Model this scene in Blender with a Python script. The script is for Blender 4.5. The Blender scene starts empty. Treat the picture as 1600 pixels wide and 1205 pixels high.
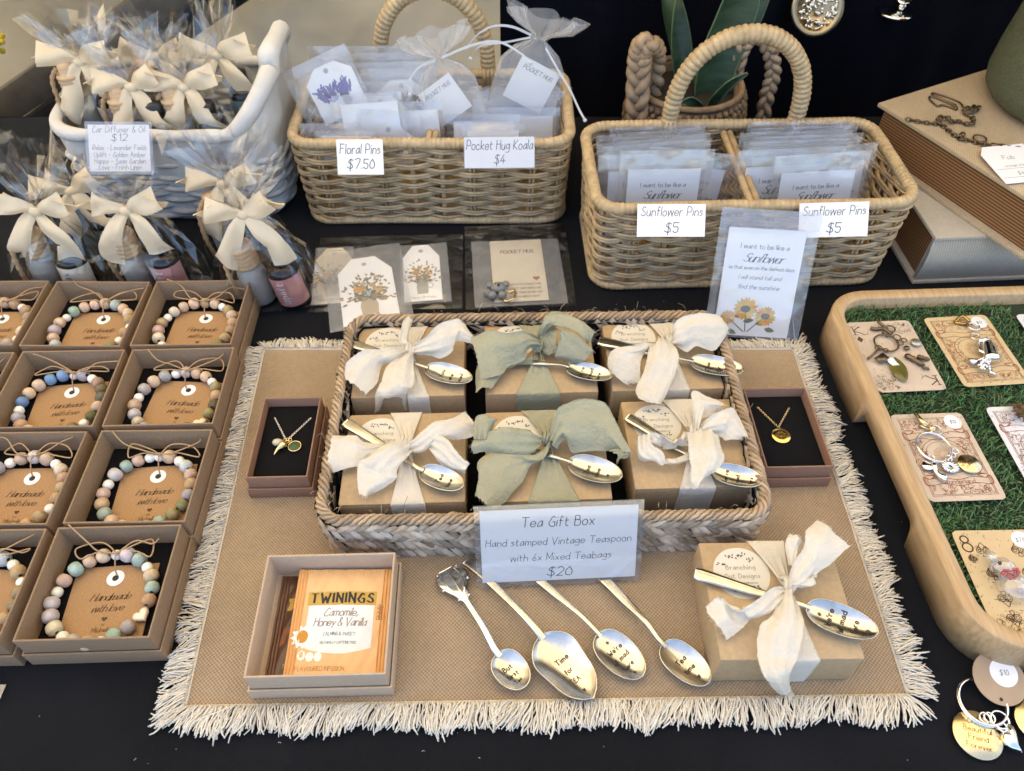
import bpy, bmesh, math, random
import numpy as np
from mathutils import Matrix, Vector
random.seed(7); RNG = np.random.default_rng(7)
S = 0.01                      # the builders work in centimetres, Blender in metres
scene = bpy.context.scene
col = scene.collection
PI = math.pi

# ------------------------------------------------------------------ camera, world, sun
H, FPX, PITCH = 56.0, 1202.0, 49.3
cam_d = bpy.data.cameras.new('camera'); cam = bpy.data.objects.new('camera', cam_d); col.objects.link(cam)
cam_d.sensor_width = 36; cam_d.lens = 36 * FPX / 1600; cam_d.clip_start = 0.01; cam_d.clip_end = 500
cam.location = (0, 0, H * S); cam.rotation_euler = (math.radians(90 - PITCH), 0, 0)
cam_d.dof.use_dof = True; cam_d.dof.focus_distance = 0.63; cam_d.dof.aperture_fstop = 10.0
scene.camera = cam

SUN_EL, SUN_AZ = 52, -38      # high sun behind and left of the stall, kept off the table by the marquee roof
w = bpy.data.worlds.new('World'); scene.world = w; w.use_nodes = True
nt = w.node_tree; bg = nt.nodes['Background']; sky = nt.nodes.new('ShaderNodeTexSky')
sky.sky_type = 'NISHITA'; sky.sun_disc = False
sky.sun_elevation = math.radians(SUN_EL); sky.sun_rotation = math.radians(SUN_AZ)
sky.air_density = 0.9; sky.dust_density = 4.0
nt.links.new(sky.outputs[0], bg.inputs[0]); bg.inputs[1].default_value = 0.14
sd = bpy.data.lights.new('sun', 'SUN'); sun = bpy.data.objects.new('sun', sd); col.objects.link(sun)
sd.energy = 4.5; sd.angle = math.radians(0.5); sd.color = (1, 0.95, 0.87)
_d = Vector((math.sin(math.radians(SUN_AZ)) * math.cos(math.radians(SUN_EL)), math.cos(math.radians(SUN_AZ)) * math.cos(math.radians(SUN_EL)), math.sin(math.radians(SUN_EL))))
sun.rotation_euler = _d.to_track_quat('Z', 'Y').to_euler()
scene.view_settings.view_transform = 'Standard'; scene.view_settings.look = 'None'
scene.view_settings.gamma = 1; scene.view_settings.use_curve_mapping = False
scene.view_settings.exposure = 2.3
scene.cycles.transparent_max_bounces = 40; scene.cycles.max_bounces = 9; scene.cycles.diffuse_bounces = 4
scene.cycles.glossy_bounces = 4; scene.cycles.transmission_bounces = 8
scene.cycles.caustics_reflective = False; scene.cycles.caustics_refractive = False
scene.cycles.use_denoising = True; scene.cycles.sample_clamp_indirect = 6

# ------------------------------------------------------------------ survey helpers (centimetres)
_p = math.radians(PITCH)
_R = (np.array([1., 0, 0]), np.array([0, math.sin(_p), math.cos(_p)]), np.array([0, math.cos(_p), -math.sin(_p)]))
def ray(x, y): return _R[0] * (x - 800) + _R[1] * (602.5 - y) + _R[2] * FPX
def P(x, y, z=0.):            # the point at height z on the sight line of a photo measurement
    d = ray(x, y); return np.array([0, 0, H]) + d * ((z - H) / d[2])
def PY(x, y, Y):              # the same, on the upright plane at distance Y
    d = ray(x, y); return np.array([0, 0, H]) + d * (Y / d[1])

# ------------------------------------------------------------------ objects
def thing(name, label, cat, loc, rot=0, group=None, kind=None):
    o = bpy.data.objects.new(name, None); col.objects.link(o)
    o.empty_display_size = 0.01
    o.location = Vector(loc) * S
    if isinstance(rot, (int, float)): o.rotation_euler = (0, 0, rot)
    elif isinstance(rot, Matrix): o.rotation_euler = rot.to_euler()
    else: o.rotation_euler = rot
    return tag(o, label, cat, group, kind)
def tag(o, label=None, cat=None, group=None, kind=None):
    if label: o['label'] = label
    if cat: o['category'] = cat
    if group: o['group'] = group
    if kind: o['kind'] = kind
    return o
def wmat(o):
    m = o.matrix_basis.copy()
    while o.parent: o = o.parent; m = o.matrix_basis @ m
    return m
def loc_of(o, pts):           # world centimetres -> the local centimetres of thing o
    m = np.array(wmat(o).inverted()); pts = np.asarray(pts, float) * S
    return (pts @ m[:3, :3].T + m[:3, 3]) / S
def copy_part(o, parent):
    c = o.copy(); col.objects.link(c); c.parent = parent; return c
def plane_thing(name, label, cat, bl, br, tl, group=None):   # origin bottom centre, x along the width, y up the sheet, z towards the viewer
    bl, br, tl = map(np.asarray, (bl, br, tl))
    x = br - bl; wd = np.linalg.norm(x); x = x / wd
    y = tl - bl; y = y - x * (y @ x); ht = np.linalg.norm(y); y = y / ht
    z = np.cross(x, y)
    m = Matrix((x, y, z)).transposed()
    return thing(name, label, cat, (bl + br) / 2, m, group), wd, ht

class MB:
    def __init__(s): s.V = []; s.F = []; s.n = 0; s.C = []; s.col = (1, 1, 1)
    def add(s, V, F):
        V = np.asarray(V, float).reshape(-1, 3); s.V.append(V)
        for f in F: s.F.append(tuple(i + s.n for i in f)); s.C.append(s.col)
        s.n += len(V); return s
    def grid(s, G, closed_u=False, closed_v=False):          # G[nu][nv][3]
        G = np.asarray(G, float); nu, nv = G.shape[:2]; F = []
        for i in range(nu if closed_u else nu - 1):
            a = i * nv; b = ((i + 1) % nu) * nv
            for j in range(nv if closed_v else nv - 1):
                k = (j + 1) % nv; F.append((a + j, b + j, b + k, a + k))
        return s.add(G.reshape(-1, 3), F)
    def box(s, c, d, m=None):
        c = np.asarray(c, float); d = np.asarray(d, float) / 2
        V = np.array([[x, y, z] for x in (-1, 1) for y in (-1, 1) for z in (-1, 1)]) * d
        if m is not None: V = V @ np.asarray(m).T
        return s.add(V + c, [(0, 1, 3, 2), (4, 6, 7, 5), (0, 4, 5, 1), (2, 3, 7, 6), (0, 2, 6, 4), (1, 5, 7, 3)])
    def tray(s, wd, dp, h, t=.15, z0=0., floor=.2):          # open box
        def rect(a, b, z): return [(-a, -b, z), (a, -b, z), (a, b, z), (-a, b, z)]
        a, b = wd / 2, dp / 2
        V = rect(a, b, z0) + rect(a, b, z0 + h) + rect(a - t, b - t, z0 + h) + rect(a - t, b - t, z0 + floor)
        F = [(3, 2, 1, 0), (12, 13, 14, 15)]
        for L in range(3):
            for i in range(4): F.append((L * 4 + i, L * 4 + (i + 1) % 4, L * 4 + 4 + (i + 1) % 4, L * 4 + 4 + i))
        return s.add(V, F)
    def tube(s, pts, r=.1, n=6, closed=False, flat=1., up=None):
        p = np.asarray(pts, float); k = len(p); r = np.broadcast_to(np.asarray(r, float), (k,))
        if closed: T = np.roll(p, -1, 0) - np.roll(p, 1, 0)
        else: T = np.gradient(p, axis=0)
        T = T / (np.linalg.norm(T, axis=1)[:, None] + 1e-9)
        if up is not None:
            U = np.broadcast_to(np.asarray(up, float), (k, 3)); A = np.cross(T, U); A /= np.linalg.norm(A, axis=1)[:, None] + 1e-9
        else:
            A = np.zeros((k, 3)); a = np.cross(T[0], (0, 0, 1) if abs(T[0][2]) < .9 else (1, 0, 0)); a /= np.linalg.norm(a)
            for i in range(k):
                a = a - T[i] * (a @ T[i]); a /= np.linalg.norm(a) + 1e-9; A[i] = a
        B = np.cross(A, T)
        th = np.linspace(0, 2 * PI, n, endpoint=False)
        G = p[:, None] + (A[:, None] * (np.cos(th) * flat)[None, :, None] + B[:, None] * np.sin(th)[None, :, None]) * r[:, None, None]
        b = s.n; s.grid(G, closed, True)
        if not closed:
            s.F.append(tuple(b + i for i in range(n))); s.F.append(tuple(b + (k - 1) * n + i for i in reversed(range(n)))); s.C += [s.col] * 2
        return s
    def lathe(s, prof, n=24, c=(0, 0, 0), sx=1., sy=1.):     # prof: (r, z)
        th = np.linspace(0, 2 * PI, n, endpoint=False); c = np.asarray(c, float)
        G = np.array([[(r * math.cos(t) * sx, r * math.sin(t) * sy, z) for t in th] for r, z in prof]) + c
        return s.grid(G, False, True)
    def ball(s, c, r, n=12, sc=(1, 1, 1)):
        pr = [(math.sin(a), -math.cos(a)) for a in np.linspace(0.02, PI - .02, n // 2 + 2)]
        th = np.linspace(0, 2 * PI, n, endpoint=False)
        G = np.array([[(q * math.cos(t), q * math.sin(t), z) for t in th] for q, z in pr]) * np.asarray(sc) * r + np.asarray(c)
        return s.grid(G, False, True)
    def ring(s, c, R, r, n=24, m=6, axis='z', sx=1., sy=1.):
        t = np.linspace(0, 2 * PI, n, endpoint=False); a, b = R * np.cos(t) * sx, R * np.sin(t) * sy; o = np.zeros(n)
        p = {'z': np.stack([a, b, o], 1), 'y': np.stack([a, o, b], 1), 'x': np.stack([o, a, b], 1)}[axis]
        return s.tube(p + np.asarray(c), r, m, True)
    def prism(s, poly, z0, z1):                               # poly (x, y) counter-clockwise
        k = len(poly); V = [(x, y, z0) for x, y in poly] + [(x, y, z1) for x, y in poly]
        F = [tuple(reversed(range(k))), tuple(range(k, 2 * k))] + [(i, (i + 1) % k, k + (i + 1) % k, k + i) for i in range(k)]
        return s.add(V, F)
    def poly(s, pts, z=0.):
        pts = [(p[0], p[1], p[2] if len(p) > 2 else z) for p in pts]; return s.add(pts, [tuple(range(len(pts)))])
    def xf(s, m, i0=0):                                       # transform everything added so far
        m = np.asarray(m, float)
        s.V = [v @ m[:3, :3].T + m[:3, 3] for v in s.V]; return s
    def build(s, name, mat, parent=None, world=False, smooth=True, bevel=0, label=None):
        V = np.concatenate(s.V) if s.V else np.zeros((0, 3))
        if world and parent is not None: V = loc_of(parent, V)
        me = bpy.data.meshes.new(name); me.from_pydata((V * S).tolist(), [], s.F)
        if any(c != (1, 1, 1) for c in s.C):
            at = me.color_attributes.new('Col', 'FLOAT_COLOR', 'CORNER')
            a = np.ones((len(me.loops), 4), np.float32); k = 0
            for f, c in zip(s.F, s.C): a[k:k + len(f), :3] = c; k += len(f)
            at.data.foreach_set('color', a.ravel())
        if bevel:
            bm = bmesh.new(); bm.from_mesh(me)
            bmesh.ops.remove_doubles(bm, verts=bm.verts, dist=1e-6); bmesh.ops.recalc_face_normals(bm, faces=bm.faces)
            es = [e for e in bm.edges if len(e.link_faces) == 2 and e.calc_face_angle(0) > .5]
            bmesh.ops.bevel(bm, geom=es, offset=bevel * S, segments=2, affect='EDGES', profile=.5)
            bm.to_mesh(me); bm.free()
        for p in me.polygons: p.use_smooth = smooth
        if smooth and bevel: me.set_sharp_from_angle(angle=.6)
        me.materials.append(mat)
        o = bpy.data.objects.new(name, me); col.objects.link(o)
        if parent is not None: o.parent = parent
        if label: o['label'] = label
        return o

def spline(pts, n=8, closed=False):
    p = np.asarray(pts, float); k = len(p); out = []
    for i in range(k if closed else k - 1):
        a, b, c, d = (p[(i + j) % k] if closed else p[min(max(i + j, 0), k - 1)] for j in (-1, 0, 1, 2))
        for t in np.arange(n) / n:
            out.append(.5 * (2 * b + (c - a) * t + (2 * a - 5 * b + 4 * c - d) * t * t + (3 * b - a - 3 * c + d) * t ** 3))
    if not closed: out.append(p[-1])
    return np.array(out)
def wob(n, amp, k=3, seed=None):                              # smooth random 1-D wobble
    g = np.random.default_rng(seed) if seed is not None else RNG
    t = np.linspace(0, 1, n); return sum(amp / (j + 1) * math.sqrt(k) * .6 * np.sin(2 * PI * ((j + .6) * t * 1.3 + g.random())) * g.normal(0, 1) for j in range(k))
def noise2(G, scale, amp, seed=0):                            # crumple a grid of points with summed sines
    g = np.random.default_rng(seed); out = np.zeros(G.shape[:-1])
    for j in range(7):
        d = g.normal(0, 1, 3); d /= np.linalg.norm(d); out += np.sin((G @ d) * scale * (.6 + j * .35) + g.random() * 6.3) / (1 + j * .35)
    return out * amp / 2.2
def rrect(wd, dp, r, n):
    pts = []; nor = []
    for cx, cy, a0 in ((wd / 2 - r, -dp / 2 + r, -90), (wd / 2 - r, dp / 2 - r, 0), (-wd / 2 + r, dp / 2 - r, 90), (-wd / 2 + r, -dp / 2 + r, 180)):
        for a in np.radians(np.linspace(a0, a0 + 90, 9)): pts.append((cx + r * math.cos(a), cy + r * math.sin(a))); nor.append((math.cos(a), math.sin(a)))
    pts = np.array(pts + pts[:1]); nor = np.array(nor + nor[:1])
    L = np.concatenate([[0], np.cumsum(np.linalg.norm(np.diff(pts, axis=0), axis=1))])
    t = np.linspace(0, L[-1], n, endpoint=False)
    f = lambda A: np.stack([np.interp(t, L, A[:, 0]), np.interp(t, L, A[:, 1])], 1)
    N = f(nor); N /= np.linalg.norm(N, axis=1)[:, None]
    return f(pts), N, L[-1]

# ------------------------------------------------------------------ lettering: one-stroke glyphs, x 0-9, baseline y = 2, x-height 6, capitals 9
GLY = {'a': '45361503123345464642', 'b': '09020205264544422203', 'c': '45260503123243', 'd': '494242432203052645', 'e': '04444526050312' + '3243', 'f': '38291812/0636',
 'g': '45260503234446464120' + '00', 'h': '09020205264542', 'i': '0602/0808', 'j': '26211000/2828', 'k': '0902/46040442', 'l': '0902', 'm': '060202051635323235466562', 'n': '06020205264542',
 'o': '2605031232434526', 'p': '0600/052645432203', 'q': '4640/452605032243', 'r': '060202052636', 's': '351605243312' + '02', 't': '18132232/0636', 'u': '0603123245464642', 'v': '06222246', 'w': '0612123636525266',
 'x': '0642/4602', 'y': '0623/4610', 'z': '064646020242', 'A': '0239396 2/1555'.replace(' ', ''), 'B': '0902/0939473606064654' + '4202', 'C': '58391604124253', 'D': '0902023254573909', 'E': '5909090202' + '52/0646', 'F': '59090902/0646',
 'G': '58391604225255' + '5535', 'H': '0902/5952/0656', 'I': '0902', 'J': '39331202', 'K': '0902/59050552', 'L': '09020242', 'M': '02090934346969' + '62', 'N': '020909525259', 'O': '3906042242646639', 'P': '0902/0939574505',
 'Q': '3906042242646639/3462', 'R': '0902/093957450505' + '52', 'S': '5839172645533203', 'T': '0969/3932', 'U': '090422425459', 'V': '09323269', 'W': '0922224646626289'[:16], 'X': '0952/5902', 'Y': '093535' + '69/3532', 'Z': '095959020252',
 '0': '29060322434629', '1': '172922', '2': '08294846020242', '3': '082948362644321203', '4': '39040454/3632', '5': '490909063644321203', '6': '3915032243350' + '4', '7': '095922', '8': '2908264322032648' + '29', '9': '4829060545484842',
 '$': '5839172645533203/3930', '&': '5217293804123254', '.': '0202', ',': '1301', '-': '0535', "'": '0907', '!': '0904/0202', '@': '4536244446260422'}
def glyph(ch):
    out = []; wd = 0
    for st in GLY.get(ch, '').split('/'):
        if not st: continue
        q = [(int(st[i]), int(st[i + 1])) for i in range(0, len(st) - 1, 2)]
        wd = max(wd, max(a for a, _ in q))
        if len(q) == 2 and q[0] == q[1]: q = [q[0], (q[0][0] + .35, q[0][1] + .35)]
        out.append(q)
    return out, wd
def write(mb, s, x, y, h, wt=.07, slant=0., sp=1., align='c', fmap=None, cal=0., serif=0., z=.03, bounce=0., rot=0., n=4, fit=0):
    """letters of capital height h (cm) centred on x with baseline y; wt = pen width / h, cal = broad-pen contrast"""
    u = h / 7.; pen = 0.; strokes = []
    for ch in s:
        if ch == ' ': pen += 3.2 * u * sp; continue
        g, wd = glyph(ch); dy = random.uniform(-bounce, bounce) * u
        for q in g: strokes.append(([(pen + a * u * .82, (b - 2) * u + dy) for a, b in q]))
        pen += (wd * .82 + 1.7 * sp) * u
    pen -= 1.7 * sp * u
    if fit: k = fit / pen; strokes = [[(a * k, b) for a, b in q] for q in strokes]; pen = fit
    ox = x - (pen / 2 if align == 'c' else pen if align == 'r' else 0)
    cr, sr = math.cos(rot), math.sin(rot)
    def place(a, b):
        a += b * slant; px, py = a + ox - x, b
        px, py = px * cr - py * sr + x, px * sr + py * cr + y
        return fmap(px, py) if fmap else (px, py, z)
    for q in strokes:
        p = spline(q, n) if len(q) > 2 else np.array([np.array(q[0]) * (1 - t) + np.array(q[1]) * t for t in np.linspace(0, 1, 4 if fmap else 2)])
        d = np.gradient(p, axis=0); d /= np.linalg.norm(d, axis=1)[:, None] + 1e-9
        ww = wt * h * (1 + cal * (np.abs(d[:, 1]) * 2 - 1)) / 2
        N = np.stack([-d[:, 1], d[:, 0]], 1)
        a = p + N * ww[:, None]; b = p - N * ww[:, None]
        a[0] -= d[0] * wt * h * .3; b[0] -= d[0] * wt * h * .3; a[-1] += d[-1] * wt * h * .3; b[-1] += d[-1] * wt * h * .3
        mb.grid([[place(*a[i]), place(*b[i])] for i in range(len(p))])
        if serif and abs(d[0][1]) > .6: pass
        if serif:
            for e, dd in ((p[0], d[0]), (p[-1], d[-1])):
                if abs(dd[1]) > .55:
                    k = serif * h; t = wt * h * .16
                    mb.add([place(e[0] - k, e[1] - t), place(e[0] + k, e[1] - t), place(e[0] + k, e[1] + t), place(e[0] - k, e[1] + t)], [(0, 1, 2, 3)])
    return pen
def heart2(c, r, n=20, rot=0):
    t = np.linspace(0, 2 * PI, n, endpoint=False); x = 16 * np.sin(t) ** 3 / 17; y = (13 * np.cos(t) - 5 * np.cos(2 * t) - 2 * np.cos(3 * t) - np.cos(4 * t)) / 17
    a, b = math.cos(rot), math.sin(rot)
    return [(c[0] + r * (p * a - q * b), c[1] + r * (p * b + q * a)) for p, q in zip(x, y)][::-1]
def leaf2(mb, x, y, a, l, wd, z=.03):                         # a flat printed leaf or petal
    c, s = math.cos(a), math.sin(a); q = [(0, 0), (.3, .5), (.65, .45), (1, 0), (.65, -.45), (.3, -.5)]
    mb.poly([(x + (u * l) * c - v * wd * s, y + (u * l) * s + v * wd * c, z) for u, v in q][::-1])

# ------------------------------------------------------------------ materials
def N(nt, t, **k):
    n = nt.nodes.new(t)
    for a, b in k.items(): setattr(n, a, b)
    return n
MATS = {}
def mat(name, base=(.5, .5, .5), rough=.6, metal=0., var=0., vscale=20, col2=None, bump=0., bscale=200, attr=None, spec=.5, island=0., sheen=0., coat=0., trans=0., stretch=None, detail=3, bdist=.001):
    if name in MATS: return MATS[name]
    m = bpy.data.materials.new(name); m.use_nodes = True; t = m.node_tree; b = t.nodes['Principled BSDF']; L = t.links.new
    b.inputs['Roughness'].default_value = rough; b.inputs['Metallic'].default_value = metal; b.inputs['Specular IOR Level'].default_value = spec
    if sheen: b.inputs['Sheen Weight'].default_value = sheen
    if coat: b.inputs['Coat Weight'].default_value = coat; b.inputs['Coat Roughness'].default_value = .1
    tc = N(t, 'ShaderNodeTexCoord'); vec = tc.outputs['Object']
    if stretch:
        mp = N(t, 'ShaderNodeMapping'); mp.inputs['Scale'].default_value = stretch; L(vec, mp.inputs[0]); vec = mp.outputs[0]
    if attr == 'Col': a = N(t, 'ShaderNodeVertexColor', layer_name='Col'); c = a.outputs[0]
    elif attr == 'obj': a = N(t, 'ShaderNodeObjectInfo'); c = a.outputs['Color']
    else: a = N(t, 'ShaderNodeRGB'); a.outputs[0].default_value = (*base, 1); c = a.outputs[0]
    if var:
        nz = N(t, 'ShaderNodeTexNoise'); nz.inputs['Scale'].default_value = vscale; nz.inputs['Detail'].default_value = detail; L(vec, nz.inputs[0])
        mr = N(t, 'ShaderNodeMapRange'); mr.inputs[1].default_value = .3; mr.inputs[2].default_value = .7; L(nz.outputs[0], mr.inputs[0])
        mx = N(t, 'ShaderNodeMix', data_type='RGBA'); L(mr.outputs[0], mx.inputs[0]); L(c, mx.inputs[6])
        if col2: mx.inputs[7].default_value = (*col2, 1)
        else:
            hs = N(t, 'ShaderNodeHueSaturation'); hs.inputs['Value'].default_value = 1 - var; L(c, hs.inputs['Color']); L(hs.outputs[0], mx.inputs[7])
        if col2: mm = N(t, 'ShaderNodeMath', operation='MULTIPLY'); mm.inputs[1].default_value = var; L(mr.outputs[0], mm.inputs[0]); L(mm.outputs[0], mx.inputs[0])
        c = mx.outputs[2]
    if island:
        gi = N(t, 'ShaderNodeNewGeometry'); mr = N(t, 'ShaderNodeMapRange'); mr.inputs[3].default_value = 1 - island; mr.inputs[4].default_value = 1 + island * .6; L(gi.outputs['Random Per Island'], mr.inputs[0])
        hs = N(t, 'ShaderNodeHueSaturation'); L(mr.outputs[0], hs.inputs['Value']); L(c, hs.inputs['Color']); c = hs.outputs[0]
    L(c, b.inputs['Base Color'])
    if bump:
        nz = N(t, 'ShaderNodeTexNoise'); nz.inputs['Scale'].default_value = bscale; nz.inputs['Detail'].default_value = 3; L(vec, nz.inputs[0])
        bp = N(t, 'ShaderNodeBump'); bp.inputs['Strength'].default_value = bump; bp.inputs['Distance'].default_value = bdist; L(nz.outputs[0], bp.inputs['Height']); L(bp.outputs[0], b.inputs['Normal'])
    if trans:
        tl = N(t, 'ShaderNodeBsdfTranslucent'); L(c, tl.inputs[0]); ms = N(t, 'ShaderNodeMixShader'); ms.inputs[0].default_value = trans
        L(b.outputs[0], ms.inputs[1]); L(tl.outputs[0], ms.inputs[2]); L(ms.outputs[0], t.nodes['Material Output'].inputs[0])
    MATS[name] = m; return m
def weave(name, c1, c2, pitch, rough=.85, bump=.6, trans=0., bdist=.0006):          # plain cloth weave, pitch in cm
    m = bpy.data.materials.new(name); m.use_nodes = True; t = m.node_tree; b = t.nodes['Principled BSDF']; L = t.links.new
    b.inputs['Roughness'].default_value = rough; b.inputs['Specular IOR Level'].default_value = .25
    tc = N(t, 'ShaderNodeTexCoord')
    nz0 = N(t, 'ShaderNodeTexNoise'); nz0.inputs['Scale'].default_value = 30; L(tc.outputs['Object'], nz0.inputs[0])
    ad = N(t, 'ShaderNodeMix', data_type='RGBA', blend_type='LINEAR_LIGHT'); ad.inputs[0].default_value = .0012; L(tc.outputs['Object'], ad.inputs[6]); L(nz0.outputs[1], ad.inputs[7])
    sx = N(t, 'ShaderNodeSeparateXYZ'); L(ad.outputs[2], sx.inputs[0]); w_ = []
    for ax in 'XY':
        a = N(t, 'ShaderNodeMath', operation='MULTIPLY'); a.inputs[1].default_value = PI / (pitch * S); L(sx.outputs[ax], a.inputs[0])
        q = N(t, 'ShaderNodeMath', operation='SINE'); L(a.outputs[0], q.inputs[0]); w_.append(q.outputs[0])
    pr = N(t, 'ShaderNodeMath', operation='MULTIPLY'); L(w_[0], pr.inputs[0]); L(w_[1], pr.inputs[1])
    mr = N(t, 'ShaderNodeMapRange'); mr.inputs[1].default_value = -.7; mr.inputs[2].default_value = .7; L(pr.outputs[0], mr.inputs[0])
    nz = N(t, 'ShaderNodeTexNoise'); nz.inputs['Scale'].default_value = 260; nz.inputs['Detail'].default_value = 2; L(tc.outputs['Object'], nz.inputs[0])
    av = N(t, 'ShaderNodeMath', operation='MULTIPLY_ADD'); av.inputs[1].default_value = .6; L(nz.outputs[0], av.inputs[0]); L(mr.outputs[0], av.inputs[2])
    sb = N(t, 'ShaderNodeMath', operation='SUBTRACT', use_clamp=True); sb.inputs[1].default_value = .3; L(av.outputs[0], sb.inputs[0])
    mx = N(t, 'ShaderNodeMix', data_type='RGBA'); mx.inputs[6].default_value = (*c1, 1); mx.inputs[7].default_value = (*c2, 1); L(sb.outputs[0], mx.inputs[0]); hs = N(t, 'ShaderNodeHueSaturation'); n3 = N(t, 'ShaderNodeTexNoise'); n3.inputs['Scale'].default_value = 9; n3.inputs['Detail'].default_value = 5; L(tc.outputs['Object'], n3.inputs[0]); m3 = N(t, 'ShaderNodeMapRange'); m3.inputs[1].default_value = .3; m3.inputs[2].default_value = .7; m3.inputs[3].default_value = .82; m3.inputs[4].default_value = 1.14; L(n3.outputs[0], m3.inputs[0]); L(m3.outputs[0], hs.inputs['Value']); L(mx.outputs[2], hs.inputs['Color']); L(hs.outputs[0], b.inputs['Base Color'])
    bp = N(t, 'ShaderNodeBump'); bp.inputs['Strength'].default_value = bump; bp.inputs['Distance'].default_value = bdist; L(sb.outputs[0], bp.inputs['Height']); L(bp.outputs[0], b.inputs['Normal'])
    if trans:
        tl = N(t, 'ShaderNodeBsdfTranslucent'); L(mx.outputs[2], tl.inputs[0]); ms = N(t, 'ShaderNodeMixShader'); ms.inputs[0].default_value = trans
        L(b.outputs[0], ms.inputs[1]); L(tl.outputs[0], ms.inputs[2]); L(ms.outputs[0], t.nodes['Material Output'].inputs[0])
    return m
def film(name, base=.03, edge=.55, haze=.0, rough=.05, tint=(.97, .97, .97), bump=.0, bscale=40):   # clear plastic film
    m = bpy.data.materials.new(name); m.use_nodes = True; t = m.node_tree; L = t.links.new; t.nodes.remove(t.nodes['Principled BSDF'])
    tr = N(t, 'ShaderNodeBsdfTransparent'); tr.inputs[0].default_value = (*tint, 1)
    gl = N(t, 'ShaderNodeBsdfGlossy'); gl.inputs['Roughness'].default_value = rough; gl.inputs[0].default_value = (1, 1, 1, 1)
    lw = N(t, 'ShaderNodeLayerWeight'); pw = N(t, 'ShaderNodeMath', operation='POWER'); pw.inputs[1].default_value = 2.5; L(lw.outputs['Facing'], pw.inputs[0])
    mr = N(t, 'ShaderNodeMapRange'); mr.inputs[3].default_value = base; mr.inputs[4].default_value = edge; L(pw.outputs[0], mr.inputs[0])
    s0 = tr.outputs[0]
    if haze:
        df = N(t, 'ShaderNodeBsdfDiffuse'); df.inputs[0].default_value = (.85, .87, .9, 1); tl = N(t, 'ShaderNodeBsdfTranslucent'); tl.inputs[0].default_value = (.85, .87, .9, 1)
        a0 = N(t, 'ShaderNodeMixShader'); a0.inputs[0].default_value = .4; L(df.outputs[0], a0.inputs[1]); L(tl.outputs[0], a0.inputs[2])
        a1 = N(t, 'ShaderNodeMixShader'); a1.inputs[0].default_value = haze; L(tr.outputs[0], a1.inputs[1]); L(a0.outputs[0], a1.inputs[2]); s0 = a1.outputs[0]
    if bump:
        tc = N(t, 'ShaderNodeTexCoord'); nz = N(t, 'ShaderNodeTexNoise'); nz.inputs['Scale'].default_value = bscale; nz.inputs['Detail'].default_value = 1.5; L(tc.outputs['Object'], nz.inputs[0])
        bp = N(t, 'ShaderNodeBump'); bp.inputs['Strength'].default_value = bump; bp.inputs['Distance'].default_value = .01; L(nz.outputs[0], bp.inputs['Height']); L(bp.outputs[0], gl.inputs['Normal'])
    mx = N(t, 'ShaderNodeMixShader'); L(mr.outputs[0], mx.inputs[0]); L(s0, mx.inputs[1]); L(gl.outputs[0], mx.inputs[2]); L(mx.outputs[0], t.nodes['Material Output'].inputs[0])
    return m
def stripes(name, c1, c2, pitch, axis='Z', rough=.7, wobble=.0006):
    m = bpy.data.materials.new(name); m.use_nodes = True; t = m.node_tree; b = t.nodes['Principled BSDF']; L = t.links.new; b.inputs['Roughness'].default_value = rough
    tc = N(t, 'ShaderNodeTexCoord'); sx = N(t, 'ShaderNodeSeparateXYZ'); L(tc.outputs['Object'], sx.inputs[0])
    nz = N(t, 'ShaderNodeTexNoise'); nz.inputs['Scale'].default_value = 60; L(tc.outputs['Object'], nz.inputs[0])
    ad = N(t, 'ShaderNodeMath', operation='MULTIPLY_ADD'); ad.inputs[1].default_value = wobble; L(nz.outputs[0], ad.inputs[0]); L(sx.outputs[axis], ad.inputs[2])
    a = N(t, 'ShaderNodeMath', operation='MULTIPLY'); a.inputs[1].default_value = 2 * PI / (pitch * S); L(ad.outputs[0], a.inputs[0])
    q = N(t, 'ShaderNodeMath', operation='SINE'); L(a.outputs[0], q.inputs[0]); mr = N(t, 'ShaderNodeMapRange'); mr.inputs[1].default_value = -.6; mr.inputs[2].default_value = .9; L(q.outputs[0], mr.inputs[0])
    mx = N(t, 'ShaderNodeMix', data_type='RGBA'); mx.inputs[6].default_value = (*c1, 1); mx.inputs[7].default_value = (*c2, 1); L(mr.outputs[0], mx.inputs[0]); L(mx.outputs[2], b.inputs['Base Color'])
    bp = N(t, 'ShaderNodeBump'); bp.inputs['Strength'].default_value = .4; bp.inputs['Distance'].default_value = .0005; L(mr.outputs[0], bp.inputs['Height']); L(bp.outputs[0], b.inputs['Normal'])
    return m

KRAFT = mat('kraft_board', (.295, .192, .108), .75, var=.25, vscale=900, bump=.12, bscale=900)
KRAFT_IN = mat('kraft_smooth', (.46, .325, .18), .5, var=.16, vscale=260, bump=.08, bscale=500, spec=.4)
KRAFT_CARD = mat('kraft_card', (.40, .235, .105), .8, var=.2, vscale=700, bump=.1, bscale=800)
PINK_BOARD = mat('pink_kraft_board', (.30, .165, .105), .7, var=.15, vscale=600, bump=.1, bscale=900)
PALE_BOARD = mat('pale_board', (.50, .37, .25), .7, var=.08, vscale=300, bump=.06, bscale=800)
FOAM = mat('black_foam', (.008, .008, .009), .95, spec=.1)
INK = mat('dark_ink', (.02, .018, .018), .7)
INK_BROWN = mat('brown_ink', (.09, .045, .02), .8)
INK_GREY = mat('grey_ink', (.13, .13, .14), .8)
INK_RED = mat('rust_ink', (.30, .10, .05), .8)
PRINT = mat('printed_colour', attr='Col', rough=.7)
PAPER = mat('white_paper', (.80, .80, .80), .7, var=.03, vscale=50)
CREAM_PAPER = mat('cream_paper', (.62, .55, .42), .7, var=.1, vscale=40)
OLD_CARD = mat('aged_card', (.60, .46, .26), .6, var=.25, vscale=45, col2=(.45, .30, .12))
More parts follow.
